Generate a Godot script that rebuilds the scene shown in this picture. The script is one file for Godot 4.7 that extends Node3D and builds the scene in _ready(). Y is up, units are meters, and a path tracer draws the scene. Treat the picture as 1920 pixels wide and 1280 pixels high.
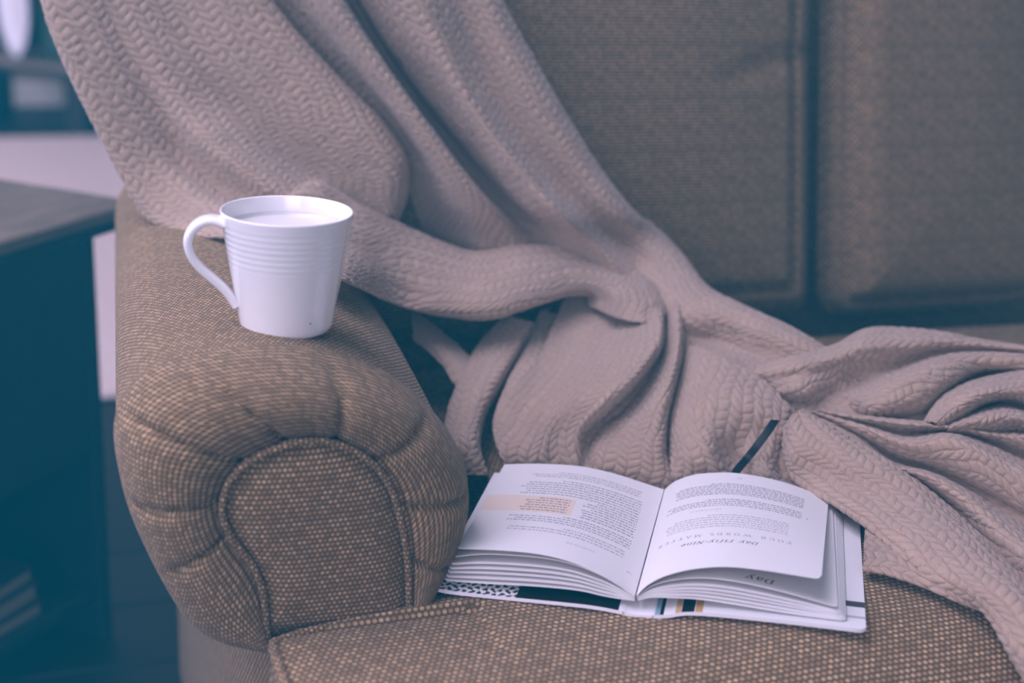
extends Node3D
# An open book on a sofa seat, a white mug on the sofa's arm, a fleece throw over the backrest. Metres, y up, the sofa faces +z.

var taken := {}
var M := {}
var wander := FastNoiseLite.new()


func _ready() -> void:
	# camera: a 50 mm lens held low over the seat
	var cam := Camera3D.new()
	cam.name = "camera"
	add_child(cam)
	var lens := CameraAttributesPhysical.new()
	lens.frustum_focal_length = 50.0
	lens.frustum_focus_distance = 1.0
	lens.exposure_aperture = 3.5
	cam.attributes = lens
	cam.fov = 26.99
	cam.near = 0.05
	cam.far = 60.0
	cam.position = Vector3(0, 0.931, 0)
	cam.basis = Basis.from_euler(Vector3(deg_to_rad(-18.5), deg_to_rad(-20.0), deg_to_rad(2.8)), EULER_ORDER_YXZ)
	cam.current = true

	# daylight sky outside the windows
	var world := WorldEnvironment.new()
	world.name = "world"
	var env := Environment.new()
	var sky_mat := ProceduralSkyMaterial.new()
	sky_mat.sky_top_color = Color(0.62, 0.68, 0.86)
	sky_mat.sky_horizon_color = Color(0.85, 0.84, 0.92)
	sky_mat.ground_bottom_color = Color(0.35, 0.34, 0.36)
	sky_mat.ground_horizon_color = Color(0.6, 0.58, 0.62)
	sky_mat.energy_multiplier = 1.0
	var sky := Sky.new()
	sky.sky_material = sky_mat
	env.sky = sky
	env.background_mode = Environment.BG_SKY
	env.background_energy_multiplier = 2.5
	env.tonemap_mode = Environment.TONE_MAPPER_LINEAR
	env.tonemap_exposure = 1.0
	env.sdfgi_enabled = true
	env.ssao_enabled = true
	env.ssil_enabled = true
	# the haze itself is a bank round the sofa
	env.volumetric_fog_enabled = true
	env.volumetric_fog_density = 0.0
	world.environment = env
	add_child(world)
	# the daylight of the two windows in the left wall, of the roof window and of the window behind the camera
	daylight(Vector3(-2.33, 1.55, -0.1), Vector2(2.3, 1.5), 4.4, Vector3(0, -PI / 2, 0))
	daylight(Vector3(-2.33, 1.35, -3.95), Vector2(1.5, 1.7), 8.0, Vector3(0, -PI / 2, 0))
	daylight(Vector3(-0.85, 2.57, -1.0), Vector2(1.7, 1.7), 7.2, Vector3(-PI / 2, 0, 0))
	daylight(Vector3(-1.25, 1.45, 2.48), Vector2(2.0, 1.5), 4.8, Vector3.ZERO)

	materials()
	room()
	far_corner()
	end_table()
	sofa()
	cushions()
	mug()
	book()
	blanket()
	haze()


func daylight(at: Vector3, size: Vector2, energy: float, turn: Vector3) -> void:
	var l := AreaLight3D.new()
	l.name = "window_daylight"
	l.area_size = size
	l.area_normalize_energy = true
	l.light_energy = energy
	l.area_range = 12.0
	l.area_attenuation = 2.0
	l.light_color = Color(0.95, 0.86, 0.975)
	l.shadow_enabled = true
	l.position = at
	l.rotation = turn
	add_child(l, true)


# ---------------------------------------------------------------- names and tags

func numbered(called: String) -> String:
	taken[called] = taken.get(called, -1) + 1
	return called if taken[called] == 0 else "%s_%03d" % [called, taken[called]]


func tag(o: Node3D, label: String, category := "", group := "", kind := "") -> Node3D:
	if label: o.set_meta("label", label)
	if category: o.set_meta("category", category)
	if group: o.set_meta("group", group)
	if kind: o.set_meta("kind", kind)
	return o


func thing(called: String, label: String, category: String, at := Vector3.ZERO, group := "") -> Node3D:
	var o := Node3D.new()
	o.name = numbered(called)
	o.position = at
	add_child(o)
	return tag(o, label, category, group)


func put(called: String, mesh: Mesh, mat: Material, parent: Node3D = self, at := Vector3.ZERO) -> MeshInstance3D:
	var o := MeshInstance3D.new()
	o.name = numbered(called) if parent == self else called
	o.mesh = mesh
	if mat: o.material_override = mat
	o.position = at
	if parent == self:
		add_child(o)
	else:
		parent.add_child(o, true)
		if String(o.name) != called:   # a repeat of a part takes a three-digit number
			var n := 1
			while parent.has_node("%s_%03d" % [called, n]): n += 1
			o.name = "%s_%03d" % [called, n]
	return o


func struct(called: String, mesh: Mesh, mat: Material, at := Vector3.ZERO) -> MeshInstance3D:
	var o := put(called, mesh, mat, self, at)
	o.set_meta("kind", "structure")
	return o


# ---------------------------------------------------------------- mesh tools

func bag() -> Dictionary:
	return {"v": PackedVector3Array(), "n": PackedVector3Array(), "u": PackedVector2Array(), "i": PackedInt32Array()}


func made(b: Dictionary, mesh: ArrayMesh = null) -> ArrayMesh:
	var a := []
	a.resize(Mesh.ARRAY_MAX)
	a[Mesh.ARRAY_VERTEX] = b.v
	a[Mesh.ARRAY_NORMAL] = b.n
	a[Mesh.ARRAY_TEX_UV] = b.u
	a[Mesh.ARRAY_INDEX] = b.i
	var m := mesh if mesh else ArrayMesh.new()
	m.add_surface_from_arrays(Mesh.PRIMITIVE_TRIANGLES, a)
	return m


# a grid of points, rows after rows (nu points in a row); its front is where cross(along u, along v) points, or the other way when flipped
func grid(b: Dictionary, p: PackedVector3Array, uv: PackedVector2Array, nu: int, nv: int, flip := false, loop := false) -> void:
	var first: int = b.v.size()
	var nrm := PackedVector3Array()
	nrm.resize(p.size())
	for j in nv:
		for i in nu:
			var k := j * nu + i
			var l := k - 1 if i > 0 else (k + nu - 2 if loop else k)
			var r := k + 1 if i < nu - 1 else (k - nu + 2 if loop else k)
			var d := k - nu if j > 0 else k
			var t := k + nu if j < nv - 1 else k
			var n := (p[r] - p[l]).cross(p[t] - p[d]).normalized()
			nrm[k] = -n if flip else n
	b.v.append_array(p)
	b.n.append_array(nrm)
	b.u.append_array(uv)
	var ix := PackedInt32Array()
	ix.resize((nu - 1) * (nv - 1) * 6)
	var w := 0
	for j in nv - 1:
		for i in nu - 1:
			var a := first + j * nu + i
			var q := [a, a + nu, a + 1, a + 1, a + nu, a + nu + 1] if not flip else [a, a + 1, a + nu, a + 1, a + nu + 1, a + nu]
			for e in 6:
				ix[w] = q[e]
				w += 1
	b.i.append_array(ix)


func spline(c: Array, t: float) -> Vector3:
	var n := c.size() - 1
	var x := clampf(t, 0.0, 1.0) * n
	var i := mini(int(x), n - 1)
	var f := x - i
	var p0: Vector3 = c[maxi(i - 1, 0)]
	var p1: Vector3 = c[i]
	var p2: Vector3 = c[i + 1]
	var p3: Vector3 = c[mini(i + 2, n)]
	return p1.cubic_interpolate(p2, p0, p3, f)


func tube(b: Dictionary, path: Array, r: float, sides := 10, caps := true) -> void:
	var pts := PackedVector3Array()
	var uv := PackedVector2Array()
	var n := path.size()
	var side := Vector3.ZERO
	var run := 0.0
	var rows := n + (2 if caps else 0)
	for jj in rows:
		var j := clampi(jj - (1 if caps else 0), 0, n - 1)
		var fwd: Vector3 = (path[mini(j + 1, n - 1)] - path[maxi(j - 1, 0)]).normalized()
		if side == Vector3.ZERO: side = fwd.cross(Vector3.UP if absf(fwd.y) < 0.9 else Vector3.RIGHT).normalized()
		side = (side - fwd * side.dot(fwd)).normalized()
		var up := side.cross(fwd)
		if j > 0 and jj == j + (1 if caps else 0): run += (path[j] - path[j - 1]).length()
		var rr := r if not (caps and (jj == 0 or jj == rows - 1)) else 0.0001
		for i in sides + 1:
			var a := TAU * i / sides
			pts.append(path[j] + (side * cos(a) + up * sin(a)) * rr)
			uv.append(Vector2(i * r * TAU / sides, run))
	grid(b, pts, uv, sides + 1, rows, true, true)


func lathe(b: Dictionary, prof: Array, sides := 64, flip := false) -> void:
	var pts := PackedVector3Array()
	var uv := PackedVector2Array()
	for p in prof:
		for i in sides + 1:
			var a := TAU * i / sides
			pts.append(Vector3(p.x * cos(a), p.y, p.x * sin(a)))
			uv.append(Vector2(float(i) / sides, p.y))
	grid(b, pts, uv, sides + 1, prof.size(), not flip, true)


# a box with bevelled edges
func block(size: Vector3, bevel := 0.004) -> ArrayMesh:
	var b := bag()
	block_in(b, Vector3.ZERO, size, bevel)
	return made(b)


func block_in(b: Dictionary, mid: Vector3, size: Vector3, bevel := 0.004, turn := Basis.IDENTITY) -> void:
	var h := size / 2
	var e := minf(bevel, minf(h.x, minf(h.y, h.z)) * 0.9)
	var quad := func(a: Vector3, q: Vector3, c: Vector3, d: Vector3, n: Vector3):
		var f: int = b.v.size()
		var g: Vector3 = (q - a).cross(c - a)
		var flip: bool = g.dot(n) > 0
		for p: Vector3 in [a, q, c, d]:
			b.v.append(mid + turn * p)
			b.n.append(turn * n)
			b.u.append(Vector2(p.x + p.z, p.y + p.z) if absf(n.y) < 0.8 else Vector2(p.x, p.z))
		for k: int in ([0, 2, 1, 0, 3, 2] if flip else [0, 1, 2, 0, 2, 3]): b.i.append(f + k)
	for ax in 3:
		var u := (ax + 1) % 3
		var w := (ax + 2) % 3
		for s: float in [-1.0, 1.0]:
			var n := Vector3.ZERO
			n[ax] = s
			var c := []
			for q: Vector2 in [Vector2(-1, -1), Vector2(1, -1), Vector2(1, 1), Vector2(-1, 1)]:
				var p := Vector3.ZERO
				p[ax] = s * h[ax]
				p[u] = q.x * (h[u] - e)
				p[w] = q.y * (h[w] - e)
				c.append(p)
			quad.call(c[0], c[1], c[2], c[3], n)
			for s2: float in [-1.0, 1.0]:   # the bevel between this face and the next axis
				var m := Vector3.ZERO
				m[ax] = s
				m[u] = s2
				var r := []
				for z: float in [-1.0, 1.0]:
					var p1 := Vector3.ZERO
					p1[ax] = s * h[ax]
					p1[u] = s2 * (h[u] - e)
					p1[w] = z * (h[w] - e)
					var p2 := p1
					p2[ax] = s * (h[ax] - e)
					p2[u] = s2 * h[u]
					r.append(p1)
					r.append(p2)
				quad.call(r[0], r[1], r[3], r[2], m.normalized())
	for sx: float in [-1.0, 1.0]:
		for sy: float in [-1.0, 1.0]:
			for sz: float in [-1.0, 1.0]:
				var n := Vector3(sx, sy, sz).normalized()
				var a := Vector3(sx * h.x, sy * (h.y - e), sz * (h.z - e))
				var q := Vector3(sx * (h.x - e), sy * h.y, sz * (h.z - e))
				var c := Vector3(sx * (h.x - e), sy * (h.y - e), sz * h.z)
				var f: int = b.v.size()
				for p: Vector3 in [a, q, c]:
					b.v.append(mid + turn * p)
					b.n.append(turn * n)
					b.u.append(Vector2(p.x, p.y))
				var flip: bool = (q - a).cross(c - a).dot(n) > 0
				for k: int in ([0, 2, 1] if flip else [0, 1, 2]): b.i.append(f + k)


# ---------------------------------------------------------------- materials

func mat(color: Color, rough := 0.8, spec := 0.5) -> StandardMaterial3D:
	var m := StandardMaterial3D.new()
	m.albedo_color = color
	m.roughness = rough
	m.metallic_specular = spec
	return m


func hash2(x: int, y: int, s := 0) -> float:
	var h := (x * 374761393 + y * 668265263 + s * 974634721) & 0x7fffffff
	h = ((h ^ (h >> 13)) * 1274126177) & 0x7fffffff
	return float((h ^ (h >> 16)) & 0xffff) / 65535.0


func tex(im: Image) -> ImageTexture:
	return ImageTexture.create_from_image(im)


# upholstery: pale knots standing in a darker basket weave, in staggered rows; one repeat is 16 knots
func weave() -> Array:
	var n := 512
	var k := 16
	var col := Image.create(n, n, false, Image.FORMAT_RGB8)
	var hgt := Image.create(n, n, false, Image.FORMAT_RGB8)
	var dark := Color(0.405, 0.335, 0.245)
	var pale := Color(0.90, 0.785, 0.62)
	for y in n:
		for x in n:
			var row := int(float(y) * k / n)
			var fx := fposmod(float(x) * k / n + (0.5 if row % 2 else 0.0), 1.0)
			var cx := int(fposmod(float(x) * k / n + (0.5 if row % 2 else 0.0), k))
			var fy := fposmod(float(y) * k / n, 1.0)
			var dx := (fx - 0.5) / 0.47
			var dy := (fy - 0.5) / 0.44
			var d := dx * dx + dy * dy
			var knot := clampf(1.15 - d, 0.0, 1.0)
			knot = knot * knot * (3 - 2 * knot)
			var strand := 0.82 + 0.18 * sin((fx * 2.0 + fy * 1.2) * TAU * 1.5)
			var tone := 0.78 + 0.34 * hash2(cx, row, 3)
			var c := dark.lerp(Color(pale.r * tone * strand, pale.g * tone * strand, pale.b * tone * strand), knot)
			var fuzz := 0.94 + 0.12 * hash2(x, y, 5)
			col.set_pixel(x, y, Color(c.r * fuzz, c.g * fuzz, c.b * fuzz))
			var h := clampf(knot * (0.8 + 0.2 * strand) * (0.85 + 0.15 * tone) + 0.06 * hash2(x, y, 7), 0, 1)
			hgt.set_pixel(x, y, Color(h, h, h))
	return [tex(col), tex(hgt)]


# the plush of the throw: slanted pillows in columns that lean to and fro, as on a chevron knit
func plush(u: float, v: float) -> float:
	var cu := u / 0.0092
	var ci := floori(cu)
	var fu := cu - ci
	var odd := posmod(ci, 2)
	var vv := v / 0.0084 + (fu * 0.8 if odd else -fu * 0.8) + (0.35 if odd else 0.0)
	var vi := floori(vv)
	var fv := vv - vi
	var a := 1.0 - pow(absf(fu * 2 - 1), 4.0)
	var c := 1.0 - pow(absf(fv * 2 - 1), 3.2)
	return pow(maxf(a, 0.0) * maxf(c, 0.0), 0.45) * (0.82 + 0.18 * hash2(posmod(ci, 64), posmod(vi, 64), 11))


func plush_textures() -> Array:
	var n := 512
	var span := Vector2(0.0092 * 8, 0.0084 * 8)
	var col := Image.create(n, n, false, Image.FORMAT_RGB8)
	var hgt := Image.create(n, n, false, Image.FORMAT_RGB8)
	var noise := FastNoiseLite.new()
	noise.seed = 4
	noise.frequency = 0.05
	noise.fractal_octaves = 4
	var soft := noise.get_seamless_image(n, n)
	var nap := FastNoiseLite.new()
	nap.seed = 9
	nap.frequency = 0.22
	nap.fractal_octaves = 2
	var fine := nap.get_seamless_image(n, n)
	for y in n:
		for x in n:
			var p := plush_tile(span.x * x / n, span.y * y / n)
			var f := fine.get_pixel(x, y).r
			var s := soft.get_pixel(x, y).r
			var h := clampf(p * 0.54 + f * 0.40 + s * 0.06, 0, 1)
			hgt.set_pixel(x, y, Color(h, h, h))
			var k := 0.90 + 0.06 * p + 0.24 * (f - 0.5) + 0.08 * (s - 0.5)
			col.set_pixel(x, y, Color(minf(k, 1), minf(k, 1), minf(k, 1)))
	return [tex(col), tex(hgt)]


func plush_tile(u: float, v: float) -> float:
	var cu := u / 0.0092
	var ci := floori(cu)
	var fu := cu - ci
	var odd := posmod(ci, 2)
	var vv := v / 0.0084 + (fu * 0.8 if odd else -fu * 0.8) + (0.35 if odd else 0.0)
	var fv := vv - floorf(vv)
	var a := 1.0 - pow(absf(fu * 2 - 1), 4.0)
	var c := 1.0 - pow(absf(fv * 2 - 1), 3.2)
	return pow(maxf(a, 0.0) * maxf(c, 0.0), 0.45)


func noise_tex(freq: float, ramp: Array, seed_: int, size := 512, oct := 4) -> NoiseTexture2D:
	var t := NoiseTexture2D.new()
	t.width = size
	t.height = size
	t.seamless = true
	var f := FastNoiseLite.new()
	f.seed = seed_
	f.frequency = freq
	f.fractal_octaves = oct
	t.noise = f
	var g := Gradient.new()
	g.set_color(0, ramp[0])
	g.set_color(1, ramp[1])
	t.color_ramp = g
	return t


func materials() -> void:
	var w := weave()
	var fab := mat(Color(0.95, 0.93, 0.90), 0.95, 0.25)
	fab.albedo_texture = w[0]
	fab.heightmap_enabled = true
	fab.heightmap_texture = w[1]
	fab.heightmap_scale = 0.07
	fab.uv1_scale = Vector3(1 / 0.052, 1 / 0.052, 1)
	fab.rim_enabled = true
	fab.rim = 0.25
	fab.rim_tint = 0.6
	M.fabric = fab
	var pt := plush_textures()
	var fl := mat(Color(0.745, 0.642, 0.55), 1.0, 0.15)
	fl.albedo_texture = pt[0]
	fl.heightmap_enabled = true
	fl.heightmap_texture = pt[1]
	fl.heightmap_scale = 0.16
	fl.uv1_scale = Vector3(1 / (0.0092 * 8), 1 / (0.0084 * 8), 1)
	fl.rim_enabled = true
	fl.rim = 1.0
	fl.rim_tint = 0.15
	M.fleece = fl
	M.porcelain = mat(Color(0.93, 0.925, 0.92), 0.16, 0.5)
	M.porcelain.clearcoat_enabled = true
	M.porcelain.clearcoat = 0.4
	M.porcelain.clearcoat_roughness = 0.05
	M.milk = mat(Color(0.87, 0.86, 0.85), 0.08, 0.5)
	M.paper = mat(Color(0.91, 0.905, 0.90), 0.75, 0.3)
	M.board = mat(Color(0.94, 0.935, 0.94), 0.35, 0.4)
	M.ribbon = mat(Color(0.06, 0.075, 0.09), 0.45, 0.5)
	M.ink = mat(Color(0.03, 0.035, 0.04), 0.6)
	M.piping = fab
	M.speck = mat(Color(0.25, 0.18, 0.16), 0.5)
	M.table_wood = mat(Color(0.06, 0.115, 0.14), 0.5, 0.5)
	var top := mat(Color(0.93, 0.92, 0.88), 0.5, 0.3)
	top.albedo_texture = noise_tex(0.01, [Color(0.40, 0.36, 0.33), Color(0.52, 0.47, 0.43)], 21)
	top.uv1_triplanar = true
	top.uv1_scale = Vector3(2, 2, 6)
	M.table_top = top
	M.dark_wood = mat(Color(0.09, 0.08, 0.08), 0.6, 0.4)
	M.wall = mat(Color(0.62, 0.59, 0.56), 0.9, 0.3)
	M.ceiling = mat(Color(0.9, 0.89, 0.88), 0.95, 0.2)
	M.trim = mat(Color(0.85, 0.84, 0.82), 0.5)
	var rug := mat(Color(1, 1, 1), 1.0, 0.1)
	rug.albedo_texture = noise_tex(0.06, [Color(0.80, 0.75, 0.73), Color(0.92, 0.87, 0.85)], 5)
	rug.uv1_triplanar = true
	rug.uv1_scale = Vector3(2, 2, 2)
	rug.heightmap_enabled = true
	rug.heightmap_texture = noise_tex(0.2, [Color.BLACK, Color.WHITE], 6)
	rug.heightmap_scale = 0.4
	M.rug = rug
	var fl2 := mat(Color(1, 1, 1), 0.5, 0.4)
	fl2.albedo_texture = noise_tex(0.012, [Color(0.07, 0.06, 0.058), Color(0.115, 0.095, 0.085)], 15)
	fl2.uv1_triplanar = true
	fl2.uv1_scale = Vector3(0.6, 1, 3)
	M.floor = fl2
	M.glass = mat(Color(0.9, 0.95, 1.0, 0.06), 0.02)
	M.glass.transparency = BaseMaterial3D.TRANSPARENCY_ALPHA


# ---------------------------------------------------------------- the room

func box(a: Vector3, c: Vector3, bevel := 0.0) -> ArrayMesh:
	var b := bag()
	block_in(b, (a + c) / 2, (c - a).abs(), maxf(bevel, 0.0005))
	return made(b)


func room() -> void:
	# floor boards run along x
	var fl := struct("floor", box(Vector3(-2.7, -0.12, -6.2), Vector3(3.4, -0.02, 2.7)), M.floor)
	var rng := RandomNumberGenerator.new()
	rng.seed = 77
	var plank := block(Vector3(1.995, 0.02, 0.147), 0.002)
	var tones := []
	for k in 4:
		var t: StandardMaterial3D = M.floor.duplicate()
		var g := 0.82 + 0.1 * k
		t.albedo_color = Color(g, g, g)
		t.uv1_offset = Vector3(k * 0.27, 0, k * 0.4)
		tones.append(t)
	for r in 42:
		for q in 3:
			var x := -2.7 + 2.0 * q + 1.0
			put("floor_board", plank, tones[rng.randi() % 4], fl, Vector3(x + 0.05, -0.01, -6.05 + 0.15 * r + 0.075))
	# ceiling with a roof window left of the sofa
	var cb := bag()
	block_in(cb, Vector3(-2.25, 2.675, -1.75), Vector3(0.9, 0.15, 8.9), 0.0005)
	block_in(cb, Vector3(1.75, 2.675, -1.75), Vector3(3.3, 0.15, 8.9), 0.0005)
	block_in(cb, Vector3(-0.85, 2.675, -4.075), Vector3(1.9, 0.15, 4.25), 0.0005)
	block_in(cb, Vector3(-0.85, 2.675, 1.325), Vector3(1.9, 0.15, 2.75), 0.0005)
	struct("ceiling", made(cb), M.ceiling)
	var rw := Node3D.new()
	rw.name = "window_3"
	rw.set_meta("kind", "structure")
	rw.position = Vector3(-0.85, 2.7, -1.0)
	add_child(rw)
	var rf := bag()
	for e: float in [-1.0, 1.0]:
		block_in(rf, Vector3(e * 0.925, 0, 0), Vector3(0.05, 0.08, 1.9), 0.003)
		block_in(rf, Vector3(0, 0, e * 0.925), Vector3(1.8, 0.08, 0.05), 0.003)
	put("window_frame", made(rf), M.trim, rw)
	put("pane", block(Vector3(1.81, 0.006, 1.81), 0.001), M.glass, rw)
	struct("wall_back", box(Vector3(-2.7, 0, -6.2), Vector3(3.4, 2.6, -5.58)), M.wall)
	var wf := bag()
	block_in(wf, Vector3(-2.5, 1.3, 2.625), Vector3(0.4, 2.6, 0.15), 0.0005)
	block_in(wf, Vector3(1.6, 1.3, 2.625), Vector3(3.6, 2.6, 0.15), 0.0005)
	block_in(wf, Vector3(-1.25, 0.325, 2.625), Vector3(2.1, 0.65, 0.15), 0.0005)
	block_in(wf, Vector3(-1.25, 2.425, 2.625), Vector3(2.1, 0.35, 0.15), 0.0005)
	struct("wall_front", made(wf), M.wall)
	var fw := Node3D.new()
	fw.name = "window_4"
	fw.set_meta("kind", "structure")
	fw.position = Vector3(-1.25, 1.45, 2.65)
	add_child(fw)
	var ff := bag()
	for e: float in [-1.0, 1.0]:
		block_in(ff, Vector3(e * 1.02, 0, 0), Vector3(0.06, 1.6, 0.06), 0.003)
		block_in(ff, Vector3(0, e * 0.77, 0), Vector3(1.98, 0.06, 0.06), 0.003)
	put("window_frame", made(ff), M.trim, fw)
	put("pane", block(Vector3(1.99, 1.49, 0.006), 0.001), M.glass, fw)
	struct("wall_right", box(Vector3(3.25, 0, -6.05), Vector3(3.4, 2.6, 2.55)), M.wall)
	# left wall with two window openings
	var b := bag()
	var wins := [Rect2(-4.75, 0.45, 1.6, 1.8), Rect2(-1.3, 0.75, 2.4, 1.6)]   # z, y, width, height
	var z := -6.05
	for r: Rect2 in wins:
		block_in(b, Vector3(-2.55, 1.3, (z + r.position.x) / 2), Vector3(0.3, 2.6, r.position.x - z), 0.0005)
		var mz := r.position.x + r.size.x / 2
		block_in(b, Vector3(-2.55, r.position.y / 2, mz), Vector3(0.3, r.position.y, r.size.x), 0.0005)
		block_in(b, Vector3(-2.55, (r.end.y + 2.6) / 2, mz), Vector3(0.3, 2.6 - r.end.y, r.size.x), 0.0005)
		z = r.end.x
	block_in(b, Vector3(-2.55, 1.3, (z + 2.55) / 2), Vector3(0.3, 2.6, 2.55 - z), 0.0005)
	struct("wall_left", made(b), M.wall)
	for k in 2:
		var r: Rect2 = wins[k]
		var w := Node3D.new()
		w.name = "window_%d" % (k + 1)
		w.set_meta("kind", "structure")
		w.position = Vector3(-2.6, r.position.y, r.position.x)
		add_child(w)
		var f := bag()
		for e in 2:
			block_in(f, Vector3(0, e * r.size.y + (0.03 if e == 0 else -0.03), r.size.x / 2), Vector3(0.07, 0.06, r.size.x), 0.004)
			block_in(f, Vector3(0, r.size.y / 2, e * r.size.x + (0.03 if e == 0 else -0.03)), Vector3(0.07, r.size.y - 0.12, 0.06), 0.004)
		block_in(f, Vector3(0, r.size.y / 2, r.size.x / 2), Vector3(0.06, r.size.y - 0.12, 0.05), 0.004)
		put("window_frame", made(f), M.trim, w)
		for e in 2:
			put("pane", block(Vector3(0.005, r.size.y - 0.11, r.size.x / 2 - 0.08), 0.001), M.glass, w, Vector3(0, r.size.y / 2, r.size.x * (0.25 + 0.5 * e)))
	struct("baseboard_back", box(Vector3(-2.4, 0, -5.58), Vector3(3.25, 0.09, -5.56), 0.004), M.trim)
	# pale rug behind the sofa
	var rg := bag()
	block_in(rg, Vector3(0.55, 0.008, -3.66), Vector3(3.6, 0.016, 2.44), 0.007)
	tag(put("rug", made(rg), M.rug), "bright pale pinkish rug on the dark floor behind the sofa", "rug")


func far_corner() -> void:
	# the low dark stand in the far left corner, turned like the end table
	var turn := Basis(Vector3.UP, deg_to_rad(-40.0))
	var st := thing("low_stand", "low dark wooden stand with open legs at the far end of the pale rug", "stand", Vector3(0.235, 0.0, -4.97))
	st.basis = turn
	# local: x along the front face towards the left is negative, z towards the camera
	for s: Vector2 in [Vector2(0, 0), Vector2(-0.46, 0), Vector2(0, -0.13), Vector2(-0.46, -0.13)]:
		put("leg", block(Vector3(0.085, 0.19, 0.085), 0.006), M.dark_wood, st, Vector3(s.x, 0.095, s.y))
	var lit := mat(Color(0.42, 0.39, 0.36), 0.4)
	put("rail", block(Vector3(0.56, 0.03, 0.22), 0.004), M.dark_wood, st, Vector3(-0.23, 0.203, -0.065))
	put("stand_top", block(Vector3(0.60, 0.022, 0.40), 0.006), lit, st, Vector3(-0.23, 0.228, -0.12))
	# the round plate standing on its edge
	var pl := thing("round_plate", "shiny white round plate standing on edge on the low dark stand", "plate", Vector3(0.062, 0.242, -5.12))
	var b := bag()
	var R := 0.185
	lathe(b, [Vector2(0.0005, 0.012), Vector2(R * 0.6, 0.010), Vector2(R * 0.75, 0.016), Vector2(R * 0.97, 0.03), Vector2(R, 0.028), Vector2(R * 0.97, 0.022), Vector2(R * 0.72, 0.004), Vector2(R * 0.5, -0.002), Vector2(0.0005, -0.002)], 48, true)
	var im := Image.create(64, 64, false, Image.FORMAT_RGB8)
	for y in 64:
		for x in 64:
			var c := Color(0.93, 0.945, 0.98)
			if absf(y - 24.0) < 4.0: c = Color(0.45, 0.62, 0.85)
			elif y < 22 and x < 30 and y > 6: c = Color(0.82, 0.68, 0.70)
			im.set_pixel(x, y, c)
	var glaze: StandardMaterial3D = M.porcelain.duplicate()
	glaze.albedo_color = Color.WHITE
	glaze.albedo_texture = tex(im)
	glaze.uv1_triplanar = true
	glaze.uv1_scale = Vector3(2.4, 2.4, 2.4)
	glaze.uv1_offset = Vector3(0.5, 0.5, 0.5)
	var d := put("plate_body", made(b), glaze, pl, Vector3(0, R, 0))
	d.basis = Basis(Vector3.UP, deg_to_rad(-76.0)) * Basis(Vector3.RIGHT, deg_to_rad(90.0))
	# dark case behind the plate
	var cs := thing("storage_case", "dark square storage case at the back of the low stand", "case", Vector3(0.027, 0.239, -5.43))
	cs.basis = turn
	put("case_body", block(Vector3(0.2, 0.4, 0.10), 0.01), M.dark_wood, cs, Vector3(0, 0.2, 0))
	put("case_lid", block(Vector3(0.21, 0.03, 0.11), 0.008), M.dark_wood, cs, Vector3(0, 0.415, 0))
	var gv := thing("green_jar", "small dull green jar on the low stand beside the plate", "jar", Vector3(0.175, 0.239, -5.1))
	var jb := bag()
	lathe(jb, [Vector2(0.0005, 0), Vector2(0.04, 0), Vector2(0.052, 0.03), Vector2(0.055, 0.1), Vector2(0.045, 0.15), Vector2(0.03, 0.17), Vector2(0.03, 0.19), Vector2(0.024, 0.19), Vector2(0.0005, 0.16)], 32)
	put("jar_body", made(jb), mat(Color(0.28, 0.42, 0.38), 0.4), gv)


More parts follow.
